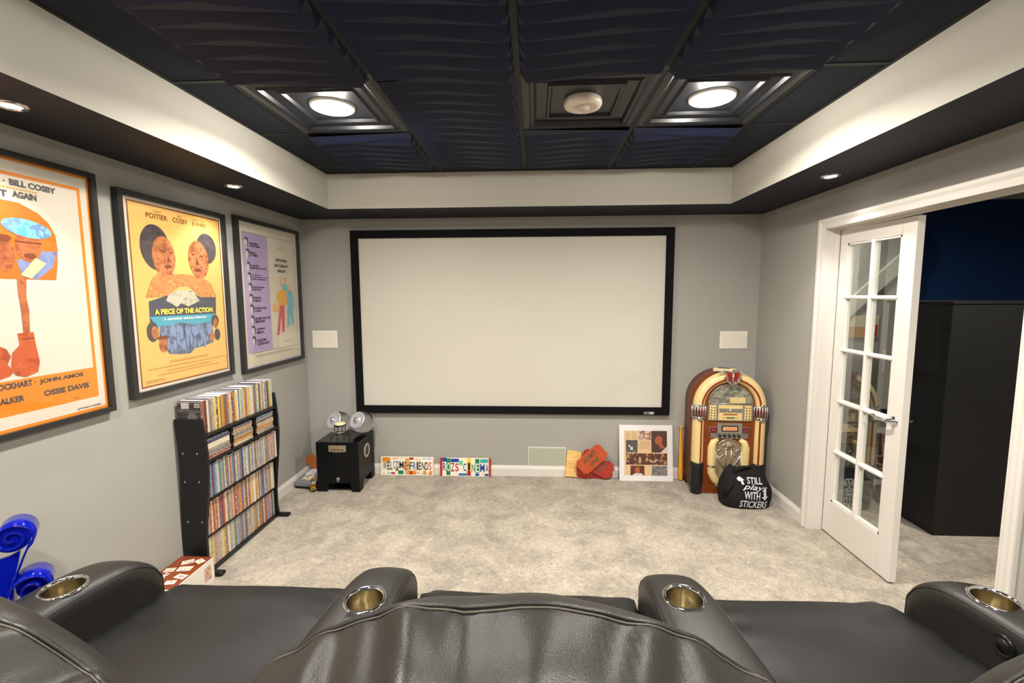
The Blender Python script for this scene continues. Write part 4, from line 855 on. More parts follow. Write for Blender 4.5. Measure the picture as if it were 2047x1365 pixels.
pat1 = [(0.03, 0.18, 0.72, 0.95, OR), (0.22, 0.33, 0.84, 0.95, SK), (0.36, 0.44, 0.86, 0.96, PLC('p1', '#dcd0b8')), (0.46, 0.54, 0.05, 0.92, TN), (0.54, 0.62, 0.84, 0.96, RD), (0.66, 0.75, 0.70, 0.92, PLC('p2', '#d8cdae')), (0.78, 0.86, 0.86, 0.95, LB), (0.88, 0.955, 0.84, 0.95, PLC('p3', '#c6b8d2')),
        (0.12, 0.20, 0.06, 0.17, LB), (0.20, 0.27, 0.06, 0.16, RD), (0.28, 0.33, 0.24, 0.36, PLC('p4', '#8a4a2a')), (0.33, 0.43, 0.06, 0.26, GR), (0.54, 0.60, 0.05, 0.24, RD), (0.60, 0.67, 0.05, 0.26, OR), (0.68, 0.74, 0.10, 0.22, PLC('p5', '#cbb48a')), (0.75, 0.80, 0.04, 0.14, LB), (0.80, 0.86, 0.05, 0.26, OR), (0.87, 0.91, 0.05, 0.16, LB), (0.91, 0.965, 0.03, 0.25, OR), (0.975, 0.99, 0.06, 0.96, SK), (0.04, 0.08, 0.08, 0.14, YE)]
word = 'WELCOME-FRIENDS'; cols = [K, K, K, BL, K, K, RD, K, K, BL, K, K, K, K, PLC('pinkred', '#c23a4e')]
wd = [0.075, 0.05, 0.045, 0.05, 0.055, 0.088, 0.052, 0.035, 0.055, 0.065, 0.03, 0.05, 0.065, 0.06, 0.05]; kk_ = (0.955 - 0.045 - 14 * 0.0115) / sum(wd); wd = [w_ * kk_ for w_ in wd]; u = 0.045; let1 = []
for ch, c, w_ in zip(word, cols, wd):
    lo, hi = (0.52, 0.57) if ch == '-' else ((0.36, 0.76) if ch in 'COM' else (0.30, 0.72)); let1.append((ch, u, u + w_, lo, hi, c)); u += w_ + 0.0115
plate(-1.334, 0.466, 0.162, 'cream number plate sign reading WELCOME-FRIENDS against the skirting', WH, pat1, let1)
pat2 = [(0.0, 0.045, 0.0, 1.0, RD), (0.96, 1.0, 0.0, 1.0, RD), (0.045, 0.125, 0.78, 1.0, NB), (0.125, 0.205, 0.05, 0.97, GR), (0.21, 0.37, 0.76, 0.95, NB), (0.375, 0.45, 0.60, 0.85, PLC('mint', '#5fbf8e')), (0.37, 0.53, 0.03, 0.16, BL), (0.535, 0.61, 0.30, 0.98, YE), (0.535, 0.61, 0.03, 0.30, RD), (0.62, 0.69, 0.03, 0.95, PLC('pw', '#dfe3da')), (0.695, 0.775, 0.20, 0.95, GR), (0.70, 0.77, 0.03, 0.17, NB), (0.79, 0.95, 0.74, 0.94, TE), (0.88, 0.955, 0.03, 0.15, NB), (0.82, 0.86, 0.10, 0.20, SK)]
let2 = [('R', 0.055, 0.115, 0.28, 0.72, NB), ('O', 0.135, 0.197, 0.26, 0.74, WH), ('Z', 0.215, 0.285, 0.26, 0.72, PLC('mr', '#9c2a2a')), ('S', 0.30, 0.37, 0.26, 0.70, RD), ('C', 0.46, 0.52, 0.28, 0.70, NB), ('I', 0.550, 0.595, 0.32, 0.74, K), ('N', 0.625, 0.685, 0.24, 0.68, GR), ('E', 0.705, 0.765, 0.24, 0.70, WH), ('M', 0.792, 0.880, 0.24, 0.70, NB), ('A', 0.90, 0.953, 0.24, 0.68, NB)]
plate(-0.813, 0.440, 0.158, 'multicoloured number plate sign reading ROZS CINEMA with red ends', WH, pat2, let2)

# wooden board and paper tickets
bd = lean('wooden_board', 'pale wooden board leaning beside the red ticket signs', 'board', 0.263, YB - 0.038, math.radians(5), 0.006)
MB().prism([(0.0, 0.008), (0.125, 0.0), (0.140, 0.215), (0.020, 0.232)], 0.0, 0.012, 'y').build('plank', wood_mat('pine', '#d9a552', '#efd08a', 0.5, (0.5, 1, 4), 0.1), bd, True)
M_TKO = mat('ticket_orange', '#b84d28', 0.6); M_TKR = mat('ticket_red', '#a52e26', 0.6); M_TKL = mat('ticket_line', '#8f3a22', 0.6); M_TKT = mat('ticket_ink', '#5c4a30', 0.6)
def ticket(cx, cz, w, h, rot, yb_, m, label, letters=True, thick=0.006):
    t = thing('ticket_sign', label, 'sign', (cx, yb_, cz), (-math.radians(5), 0, 0), 'ticket signs leaning on the skirting')
    Rm = Matrix.Rotation(-rot, 4, 'Y'); n = 0.020; P = []
    for (sx, sy, a0) in ((-1, -1, math.pi / 2), (1, -1, math.pi), (1, 1, 1.5 * math.pi), (-1, 1, 0)):
        P += arc(sx * w / 2, sy * h / 2, n, a0, a0 - math.pi / 2, 5)
    MB(Rm).prism(P, -thick / 2, thick / 2, 'y').build('card', m, t, True)
    def pl(u, v): return Rm @ Vector((u, -thick / 2 - 0.0006, v))
    ln = MB(); b = 0.018
    for (u0, u1, v0, v1) in ((-w / 2 + b, w / 2 - b, h / 2 - b, h / 2 - b + 0.002), (-w / 2 + b, w / 2 - b, -h / 2 + b - 0.002, -h / 2 + b), (-w / 2 + b, -w / 2 + b + 0.002, -h / 2 + b, h / 2 - b), (w / 2 - b - 0.002, w / 2 - b, -h / 2 + b, h / 2 - b), (-w / 2 + 0.06, -w / 2 + 0.062, -h / 2 + b, h / 2 - b), (w / 2 - 0.062, w / 2 - 0.06, -h / 2 + b, h / 2 - b)): flat(ln, rect(u0, u1, v0, v1), pl)
    build_each(ln, 'printed_line', M_TKL, t, True)
    tx = MB(); add_text(tx, 'ADMIT', -0.070, 0.070, 0.008, 0.048, pl, 0.035); add_text(tx, 'ONE', -0.045, 0.052, -0.046, -0.008, pl, 0.035); build_each(tx, 'lettering', M_TKT, t, True)
    return t
ticket(0.512, 0.0775, 0.300, 0.150, 0.0, YB - 0.040, M_TKR, 'red ADMIT ONE ticket sign lying lengthways at the bottom of the pile')
ticket(0.455, 0.135, 0.230, 0.140, math.radians(68), YB - 0.050, mat('ticket_red2', '#9c3226', 0.6), 'red ADMIT ONE ticket sign standing upright behind the orange one')
ticket(0.535, 0.120, 0.270, 0.135, math.radians(-28), YB - 0.062, mat('ticket_red3', '#a83428', 0.6), 'red ADMIT ONE ticket sign sloping down to the right')
ticket(0.4835, 0.182, 0.262, 0.142, math.radians(42), YB - 0.078, M_TKO, 'orange ADMIT ONE ticket sign tilted on top of the pile')

# mounted photo print
pm = lean('photo_print', 'white mounted square print of photos leaning by the bat', 'print', 0.716, YB - 0.078, math.radians(8.6), 0.0)
MB().box(0, 0.444, -0.003, 0.003, 0, 0.466, ch=0.0008).build('mount', mat('mount_white', '#dedad8', 0.5), pm, True)
fp = lambda u, v: (0.042 + u * 0.358, -0.0036, 0.046 + v * 0.372)
a = MB(); flat(a, rect(0, 1, 0, 1), fp); a.build('printed_page', mat('newsprint', '#d2b48a', 0.6), pm, True)
fp2 = lambda u, v: (0.042 + u * 0.358, -0.0040, 0.046 + v * 0.372)
for r, cols, sc_ in ((rect(0.33, 0.62, 0.80, 1.0), ['#5a3a34', '#c9bfb4', '#8c4a34', '#ded6cc'], 45), (rect(0.04, 0.31, 0.51, 0.79), ['#3c3634', '#5e5752', '#4a4441', '#c9c6c4'], 30), (rect(0.04, 0.99, 0.24, 0.495), ['#46302a', '#5a3a30', '#4a322c', '#c08a58', '#a9a6b4'], 32), (rect(0.14, 0.465, 0.0, 0.22), ['#452c28', '#5a3128', '#7c4630'], 22), (rect(0.63, 0.99, 0.0, 0.22), ['#4a4644', '#8f8e8c', '#5c5856', '#c4c6c6'], 50)):
    q = MB(); flat(q, r, fp2); q.build('printed_photo', print_mat('photo%d' % int(sc_ * 10 + r[0][0] * 100), cols, (sc_, sc_, sc_)), pm, True)
q = MB(); flat(q, rect(0.63, 0.99, 0.515, 1.0), fp2); q.build('printed_photo', mat('photo_umber', '#4c3631', 0.5), pm, True)
fp3 = lambda u, v: (0.042 + u * 0.358, -0.0043, 0.046 + v * 0.372)
q = MB(); flat(q, ellipse(0.80, 0.79, 0.085, 0.10, 20, -0.3), fp3); flat(q, [(0.80, 0.72), (0.88, 0.72), (0.93, 0.62), (0.84, 0.60)], fp3); flat(q, ellipse(0.30, 0.12, 0.06, 0.075, 16), fp3); build_each(q, 'printed_figure', mat('photo_skin', '#a35a38', 0.5), pm, True)
q = MB(); flat(q, [(0.84, 0.515), (0.99, 0.515), (0.99, 0.66)], fp3); flat(q, [(0.17, 0.0), (0.44, 0.0), (0.40, 0.05), (0.24, 0.05)], fp3); flat(q, rect(0.14, 0.20, 0.57, 0.64), fp3); build_each(q, 'printed_figure', mat('photo_pale', '#c9c3c2', 0.5), pm, True)
q = MB()
for k in range(14):
    for (u0, u1, v0) in ((0.03, 0.14, 0.98), (0.17, 0.31, 0.98), (0.36, 0.60, 0.76)):
        if k * 0.012 < 0.16 + (0.1 if u0 > 0.3 else 0): flat(q, rect(u0, u1 - random.uniform(0, 0.03), v0 - k * 0.013 - 0.004, v0 - k * 0.013), fp3)
tag(q.build('small_print', mat('news_ink', '#b4946a', 0.6), pm, True), kind='stuff')

bt = tag(MB(Matrix.Translation((1.228, YB - 0.052, 0.004)) @ Matrix.Rotation(math.radians(-3.8), 4, 'X')).lathe([(0.0001, 0), (0.016, 0.001), (0.019, 0.012), (0.019, 0.12), (0.016, 0.25), (0.0115, 0.36), (0.0105, 0.43), (0.0115, 0.442), (0.016, 0.447), (0.0165, 0.453), (0.012, 0.457), (0.0001, 0.458)], n=22).build('wooden_bat', wood_mat('bat_ash', '#d98f22', '#e9a83c', 0.35)), 'small honey coloured wooden bat leaning beside the jukebox', 'bat')

# ================================================================== JUKEBOX
JC = Vector((1.503, 3.60, 0)); JA = math.radians(-3)
jb = thing('jukebox', 'tabletop style jukebox with cream arch tubes and walnut case in the corner', 'jukebox', JC, (0, 0, JA))
M_JW = wood_mat('jukebox_walnut', '#6a2c05', '#84400b', 0.4, (1.5, 1.5, 0.5), 0.08); M_JC = mat('jukebox_cream', '#dbc488', 0.22, coat=0.3); M_JR = mat('jukebox_red', '#8e1f12', 0.3)
M_JS = mat('jukebox_silver', '#b9b5ae', 0.25, metal=0.85); M_JD = mat('jukebox_maroon', '#4f0f14', 0.25, coat=0.5)
# local: x right, y back (+), front face y = -0.10
def archpoly(r, zs, zb, n=22): return [(-r, zb)] + [(r * math.cos(math.pi - math.pi * k / n), zs + r * math.sin(math.pi - math.pi * k / n)) for k in range(n + 1)] + [(r, zb)]
ZSP = 0.700
MB().prism(archpoly(0.255, ZSP, 0.03), -0.060, 0.205, 'y', 0, True).build('cabinet', M_JW, jb, True)
MB().prism(archpoly(0.190, ZSP + 0.005, 0.035), -0.085, -0.058, 'y', 0, True).build('front_panel', M_JW, jb, True)
MB().box(-0.20, 0.20, -0.082, -0.05, 0.005, 0.040).build('plinth', M_JW, jb, True)
MB().box(-0.07, -0.02 , -0.087, -0.084, 0.062, 0.072).build('name_plate', M_JS, jb, True)
for x in (-0.245, 0.245): MB().box(x - 0.012, x + 0.012, 0.12, 0.20, 0.0, 0.032, ch=0.004).build('rear_foot', M_BPLAST, jb, True)
# outer tube: D-section swept up, around and down
def sweep_arch(prof, R, z0, n=26):
    path = [(-R, z0, math.pi), (-R, ZSP, math.pi)] + [(R * math.cos(math.pi - math.pi * k / n), ZSP + R * math.sin(math.pi - math.pi * k / n), math.pi - math.pi * k / n) for k in range(1, n)] + [(R, ZSP, 0.0), (R, z0, 0.0)]
    vs = []; m = len(prof)
    for x, z, a in path:
        for d, h in prof: vs.append((x + d * math.cos(a), -0.060 - h, z + d * math.sin(a)))
    fs = [(i * m + q, i * m + q + 1, (i + 1) * m + q + 1, (i + 1) * m + q) for i in range(len(path) - 1) for q in range(m - 1)]
    return MB().add(vs, fs, 0, True)
RT = 0.226
prof_d = [(0.043 * math.cos(a), 0.004 + 0.050 * math.sin(a)) for a in [math.pi * k / 14 for k in range(15)]]
prof_d = [(0.043, -0.004)] + prof_d + [(-0.043, -0.004)]
sweep_arch(prof_d, RT, 0.250).build('arch_tube', M_JC, jb, True)
sweep_arch([(-0.019, 0.047), (-0.018, 0.0515), (-0.013, 0.0545), (-0.009, 0.0555), (-0.006, 0.054), (-0.0055, 0.050)], RT, 0.252).build('arch_stripe', M_JR, jb, True)
# black fluted feet around the columns
for s in (-1, 1):
    cx = s * RT; pr = [(0.0001, 0.0), (0.040, 0.0), (0.043, 0.010), (0.043, 0.055), (0.049, 0.070), (0.050, 0.090), (0.050, 0.215)]
    for k in range(4): pr += [(0.052, 0.219 + k * 0.009), (0.0485, 0.223 + k * 0.009)]
    pr += [(0.045, 0.256), (0.0001, 0.256)]
    MB().lathe(pr, (cx, -0.068, 0.0), n=24).build('column_foot', mat('jukebox_black', '#1c1b1b', 0.4), jb, True)
# side brackets
def bracket(cx, s):
    b = MB()
    b.lathe([(0.047, 0.600), (0.054, 0.603), (0.054, 0.616), (0.050, 0.620)], (cx, -0.066, 0), n=20); b.lathe([(0.050, 0.688), (0.054, 0.692), (0.054, 0.704), (0.047, 0.708)], (cx, -0.066, 0), n=20)
    for k in range(9):
        a = math.pi + math.pi * (k / 8); x, y = cx + 0.052 * math.cos(a), -0.066 + 0.052 * math.sin(a); b.tube([(x, y, 0.606), (x, y, 0.702)], 0.0045, 6)
    b.lathe([(0.0001, 0.0), (0.016, 0.0), (0.018, 0.004), (0.0001, 0.008)][::-1], (cx, -0.120, 0.600), 'y', 16); b.lathe([(0.0001, 0.008), (0.018, 0.004), (0.016, 0.0), (0.0001, 0.0)], (cx, -0.120, 0.708), 'y', 16)
    o = b.build('side_bracket', M_JS, jb, True)
    w = MB().lathe([(0.0475, 0.618), (0.0495, 0.620), (0.0495, 0.690), (0.0475, 0.692)], (cx, -0.066, 0), n=24); sub(o, w, 'bracket_window', M_JD, None)
bracket(-RT, -1); bracket(RT, 1)
# crown ornament
cw = MB().prism([(-0.060, 0.975), (0.060, 0.975), (0.042, 0.905), (0.024, 0.880), (-0.024, 0.880), (-0.042, 0.905)], -0.118, -0.070, 'y')
cwo = cw.build('crown', M_JS, jb, True)
w = MB().prism([(-0.046, 0.968), (-0.010, 0.968), (-0.008, 0.895), (-0.026, 0.900)], -0.122, -0.116, 'y').prism([(0.046, 0.968), (0.010, 0.968), (0.008, 0.895), (0.026, 0.900)], -0.122, -0.116, 'y'); sub(cwo, w, 'crown_window', M_JR, None)
w = MB()
for s in (-1, 1):
    w.tube([(s * 0.058, -0.118, 0.972), (s * 0.052, -0.124, 0.940), (s * 0.040, -0.124, 0.905), (s * 0.022, -0.124, 0.884), (0, -0.122, 0.876)], 0.006, 8)
    w.tube([(s * 0.040, -0.112, 0.974), (s * 0.075, -0.114, 0.968), (s * 0.105, -0.112, 0.950)], [0.008, 0.006, 0.002], 8)
    w.tube([(s * 0.055, -0.118, 0.930), (s * 0.070, -0.116, 0.912)], [0.006, 0.002], 6)
w.tube([(0, -0.122, 0.97), (0, -0.124, 0.88)], 0.006, 8); sub(cwo, w, 'crown_scroll', M_CHROME, None)
# arched window with a record-player scene behind it
rw = 0.163
MB().prism([(rw * math.cos(math.pi * k / 20), 0.722 + 0.150 * math.sin(math.pi * k / 20)) for k in range(21)], -0.0865, -0.0845, 'y').build('window_back', print_mat('jukebox_scene', ['#3a3d34', '#6a6658', '#8d8474', '#a39c8e', '#4c5446'], (26, 26, 30)), jb, True)
wi = MB().tube([(rw * math.cos(math.pi * k / 20), -0.090, 0.722 + 0.150 * math.sin(math.pi * k / 20)) for k in range(21)], 0.0035, 6); wi.tube([(-rw, -0.090, 0.721), (rw, -0.090, 0.721)], 0.004, 6)
wi.build('window_frame', M_JS, jb, True)
MB().box(-0.005, 0.110, -0.092, -0.086, 0.726, 0.772, ch=0.002).build('record_holder', M_JC, jb, True)
MB().box(-0.075, -0.025, -0.093, -0.086, 0.724, 0.748, ch=0.002).build('record_tray', M_JS, jb, True)
g = MB()
def dome(u, v):
    a = math.pi * u; r = v; x = rw * r * math.cos(a); z = 0.722 + 0.150 * r * math.sin(a); return (x, -0.093 - 0.022 * (1 - r * r), z)
g.grid(dome, 21, 6); g.build('window_glass', pane_mat('jukebox_pane', (0.95, 0.97, 0.96, 1), 1.3), jb, True)
# selection panel
MB().box(-0.165, 0.165, -0.094, -0.084, 0.588, 0.716, ch=0.002).build('selection_panel', M_JS, jb, True)
for s in (-1, 1):
    c = MB().box(s * 0.128 - 0.024, s * 0.128 + 0.024, -0.098, -0.092, 0.596, 0.709, ch=0.001).build('button_panel', M_JC, jb, True)
    for r in range(5):
        for q in (-1, 1): sub(c, MB().lathe([(0.0001, -0.003), (0.0045, -0.0025), (0.005, 0.0)], (s * 0.128 + q * 0.011, -0.098, 0.607 + r * 0.021), 'y', 10), 'button', mat('jukebox_button', '#3a1e14', 0.4), None)
c = MB().box(-0.088, 0.088, -0.098, -0.092, 0.594, 0.712, ch=0.001).build('display_panel', M_JC, jb, True)
sub(c, MB().box(-0.084, 0.084, -0.1005, -0.097, 0.656, 0.686), 'chrome_band', M_JS, None)
sub(c, MB().lathe([(0.0001, -0.004), (0.012, -0.002), (0.013, 0)], (0, -0.1005, 0.671), 'y', 16), 'band_badge', M_CHROME, None)
k_ = MB()
for k in range(11): k_.box(-0.052 + k * 0.0095, -0.045 + k * 0.0095, -0.0988, -0.0975, 0.634, 0.646)
sub(c, k_, 'red_lettering', M_JR, None)
sub(c, MB().box(-0.030, 0.034, -0.0992, -0.0975, 0.607, 0.620), 'display', mat('jukebox_lcd', '#6d7055', 0.2), None)
sub(c, MB().lathe([(0.0001, -0.002), (0.004, -0.001), (0.004, 0)], (-0.050, -0.098, 0.613), 'y', 10), 'sensor', M_INKK, None)
sub(c, MB().box(0.045, 0.060, -0.0992, -0.0975, 0.608, 0.620), 'key', mat('jukebox_key', '#b9a866', 0.4), None)
# cassette deck with ears, knobs and ribbed wings
dk = MB().box(-0.092, 0.092, -0.100, -0.084, 0.490, 0.572, ch=0.003).build('deck', M_JS, jb, True)
sub(dk, MB().box(-0.062, 0.062, -0.103, -0.099, 0.506, 0.555, ch=0.001), 'deck_bezel', mat('deck_dark', '#4a453f', 0.3, metal=0.5), None)
sub(dk, MB().box(-0.052, 0.052, -0.105, -0.102, 0.516, 0.545), 'dial', print_mat('dial_print', ['#7c4326', '#e8c490', '#c9743e', '#f0d8a8'], (90, 30, 120)), None)
for s in (-1, 1):
    er = MB().box(s * 0.090, s * 0.150, -0.096, -0.084, 0.494, 0.540, ch=0.003).build('ear', M_JS, jb, True)
    sub(er, MB().box(s * 0.093, s * 0.146, -0.0985, -0.095, 0.498, 0.536), 'ear_panel', mat('ear_maroon', '#6e1426', 0.2, coat=0.4), None)
    sub(er, MB().box(s * 0.120 - 0.012, s * 0.120 + 0.012, -0.0992, -0.098, 0.514, 0.517), 'ear_mark', M_JS, None)
    rb = MB()
    for k in range(7): rb.box(s * (0.088 + k * 0.0075), s * (0.088 + k * 0.0075 + 0.005), -0.094, -0.084, 0.452, 0.492)
    rb.build('ribbed_wing', M_JS, jb, True)
ks = MB().box(-0.092, 0.092, -0.094, -0.084, 0.452, 0.490).build('knob_strip', M_JS, jb, True)
for k in range(5): sub(ks, MB().lathe([(0.0001, -0.014), (0.011, -0.013), (0.013, -0.004), (0.014, 0.0)], (-0.070 + k * 0.035, -0.094, 0.471), 'y', 16), 'knob', mat('jukebox_knob', '#23211f', 0.25), None)
# lower horseshoe of cream tube
hs = [(-0.020, 0.060), (-0.060, 0.085), (-0.098, 0.125), (-0.120, 0.175), (-0.124, 0.230), (-0.124, 0.380), (-0.112, 0.420), (-0.080, 0.442)]
for s in (-1, 1): MB().tube([(s * -x, -0.088, z) for x, z in hs], [0.012, 0.024, 0.030, 0.031, 0.031, 0.031, 0.026, 0.014], 14).build('horseshoe_tube', M_JC, jb, True)
for s in (-1, 1): MB().lathe([(0.031, 0.224), (0.034, 0.226), (0.034, 0.236), (0.031, 0.238)], (s * 0.124, -0.088, 0), n=20).build('tube_band', M_CHROME, jb, True)
MB().prism(archpoly(0.094, 0.350, 0.06), -0.089, -0.084, 'y').build('speaker_cloth', mat('speaker_cloth', '#8d7b5c', 0.8), jb, True)
gr = MB(); y = -0.094
for s in (-1, 1):
    gr.tube([(s * 0.094 * math.cos(math.pi / 2 * k / 8), y, 0.350 + 0.094 * math.sin(math.pi / 2 * k / 8)) for k in range(9)], 0.0035, 6); gr.tube([(s * 0.094, y, 0.35), (s * 0.094, y, 0.10)], 0.0035, 6)
    gr.tube([(s * 0.020, y - 0.004, 0.36), (s * 0.020, y - 0.004, 0.22)], 0.004, 6)
    gr.tube([(s * 0.015, y, 0.195), (s * 0.045, y - 0.004, 0.24), (s * 0.075, y, 0.29), (s * 0.085, y, 0.315)], 0.007, 8)
    gr.tube([(s * 0.028 + s * 0.018 * math.cos(q), y - 0.002, 0.385 + 0.018 * math.sin(q)) for q in [k * 0.6 for k in range(9)]], 0.004, 6)
    gr.tube([(s * 0.068 + s * 0.016 * math.cos(q), y - 0.002, 0.345 + 0.016 * math.sin(q)) for q in [k * 0.6 for k in range(9)]], 0.0045, 6)
    gr.tube([(s * 0.030, y, 0.33), (s * 0.055, y, 0.31), (s * 0.080, y, 0.275), (s * 0.075, y, 0.22), (s * 0.085, y, 0.17)], 0.004, 6)
gr.lathe([(0.018, 0), (0.022, -0.006), (0.018, -0.010), (0.008, -0.008), (0.0001, -0.012)], (0, y, 0.400), 'y', 20); gr.lathe([(0.010, 0), (0.014, -0.005), (0.0001, -0.010)], (0, y, 0.200), 'y', 16)
gr.build('chrome_grille', mat('bright_chrome', '#e6e2dc', 0.22, metal=0.9), jb, True)
# gadget lying on the jukebox
gd = thing('cream_gadget', 'small cream gadget lying on top of the jukebox', 'gadget', (1.475, 3.590, 0.9575), (0, math.radians(-3), math.radians(-48)))
MB().box(-0.075, 0.075, -0.032, 0.032, 0.0, 0.026, ch=0.004).build('shell', mat('gadget_cream', '#d9cba4', 0.4), gd, True)
MB().box(-0.045, 0.045, -0.022, 0.022, 0.025, 0.031, ch=0.002).build('top_plate', mat('gadget_dark', '#4a4a48', 0.3), gd, True)
MB().box(0.048, 0.0755, -0.012, 0.012, 0.008, 0.018).build('slot', M_INKK, gd, True)

# ================================================================== BLACK TOTE BAG
bag = thing('tote_bag', 'full black cloth bag with white lettering slumped before the jukebox', 'bag', (1.566, 3.36, 0))
random.seed(4)
def bag_pt(a, b):
    """a around, b up (0 bottom .. 1 top)"""
    z = 0.285 * b
    wx = 0.184 * (1 - max(0, b - 0.35) ** 2 * 1.25) * (0.93 + 0.07 * min(1, b * 5)); wy = 0.105 * (1 - max(0, b - 0.25) ** 2 * 1.35) * (0.9 + 0.1 * min(1, b * 4))
    ca, sa = math.cos(a), math.sin(a); e_ = 0.75
    x = wx * math.copysign(abs(ca) ** e_, ca); y = wy * math.copysign(abs(sa) ** e_, sa)
    cx = -0.045 * max(0, b - 0.5) * 1.4
    zz = z + (0.018 * math.sin(2.2 * a + 0.6) * b ** 2) + 0.02 * noise.noise(Vector((x * 6, y * 6, 7))) * b
    return Vector((x + cx, y, zz))
def bag_fn(u, v):
    a = 2 * math.pi * u; p = bag_pt(a, v); n = noise.noise(Vector((p.x * 11, p.y * 14, p.z * 9))); front = max(0.0, -math.sin(a))
    k = 0.012 * (1 - 0.75 * front) if v > 0.03 else 0
    return p + Vector((math.cos(a), math.sin(a), 0)) * n * k + Vector((0, 0, 0.004 if v == 0 else 0))
bm_ = MB().grid(bag_fn, 56, 22, closeu=True)
top = len(bm_.v); ringi = [i * 22 + 21 for i in range(56)]
bm_.v.append(Vector((-0.035, 0.01, 0.262))); 
for i in range(56): bm_.f.append([ringi[i], ringi[(i + 1) % 56], top]); bm_.m.append(0); bm_.sm.append(True)
bm_.f.append([i * 22 for i in range(56)]); bm_.m.append(0); bm_.sm.append(False)
M_CLOTH = mat('black_canvas', '#1d1c1e', 0.85, spec=0.2, bump=0.3, bscale=500)
bm_.build('sack', M_CLOTH, bag, True)
MB().tube([(-0.12, -0.055, 0.20), (-0.145, -0.085, 0.18), (-0.165, -0.080, 0.14), (-0.175, -0.06, 0.09)], 0.016, 8, flat=0.25).build('strap', M_CLOTH, bag, True)
MB().tube([(-0.11, -0.04, 0.262), (-0.05, -0.03, 0.292), (0.02, -0.01, 0.288), (0.06, 0.0, 0.262)], 0.018, 8, flat=0.4).build('strap', M_CLOTH, bag, True)
def bagplace(u, v):
    lo, hi = math.pi, 2 * math.pi; b = max(0.02, min(0.97, v / 0.285))
    for _ in range(24):
        m_ = (lo + hi) / 2
        if bag_pt(m_, b).x < u: lo = m_
        else: hi = m_
    p = bag_pt((lo + hi) / 2, b); return (p.x, p.y - 0.0075, v)
bl_ = MB()
def bt_(s, u0, u1, v0, v1, bold, shear=0.0, rot=0.0): add_text(bl_, s, u0, u1, v0, v1, bagplace, bold, shear, 1.0, 0, rot)
bt_('STILL', -0.024, 0.086, 0.186, 0.230, 0.02, 0.0, -0.06); bt_('plays', -0.058, 0.118, 0.134, 0.184, 0.012, 0.4, -0.12); bt_('WITH', -0.050, 0.062, 0.080, 0.136, 0.02, 0.0, -0.08); bt_('STICKERS', -0.080, 0.116, 0.016, 0.070, 0.02, 0.15, -0.05)
flat(bl_, [(-0.095, 0.222), (-0.075, 0.236), (-0.040, 0.212), (-0.055, 0.210), (-0.045, 0.185), (-0.062, 0.182), (-0.070, 0.206), (-0.085, 0.206)], bagplace)
flat(bl_, [(0.088, 0.150), (0.106, 0.146), (0.108, 0.100), (0.120, 0.100), (0.096, 0.072), (0.072, 0.098), (0.088, 0.100)], bagplace)
build_each(bl_, 'lettering', mat('bag_print', '#c9cace', 0.7), bag, True)
random.seed(11)

# ================================================================== THEATRE SEATING
sf = thing('theater_seats', 'row of three black leather theatre recliners with chrome cup holders', 'recliner row', (0, 1.1, 0))
KS = 0.16
def sk(x, y, s): return x + s * KS * (1.5 - y)        # outer seats splay towards the back
ARM = [(0.70, 0.600), (0.85, 0.612), (1.00, 0.625), (1.15, 0.637), (1.28, 0.643), (1.38, 0.640), (1.45, 0.626), (1.50, 0.596), (1.53, 0.552), (1.54, 0.490), (1.54, 0.10), (1.53, 0.04), (0.72, 0.04), (0.70, 0.08)]
def crom(P, per):
    out = []
    for i in range(len(P) - 1):
        p0, p1, p2, p3 = P[max(i - 1, 0)], P[i], P[i + 1], P[min(i + 2, len(P) - 1)]
        for k in range(per):
            t = k / per; out.append(tuple(0.5 * ((2 * p1[j]) + (-p0[j] + p2[j]) * t + (2 * p0[j] - 5 * p1[j] + 4 * p2[j] - p3[j]) * t * t + (-p0[j] + 3 * p1[j] - 3 * p2[j] + p3[j]) * t ** 3) for j in (0, 1)))
    return out + [P[-1]]
ARMS = crom(ARM[:11], 4) + ARM[11:]
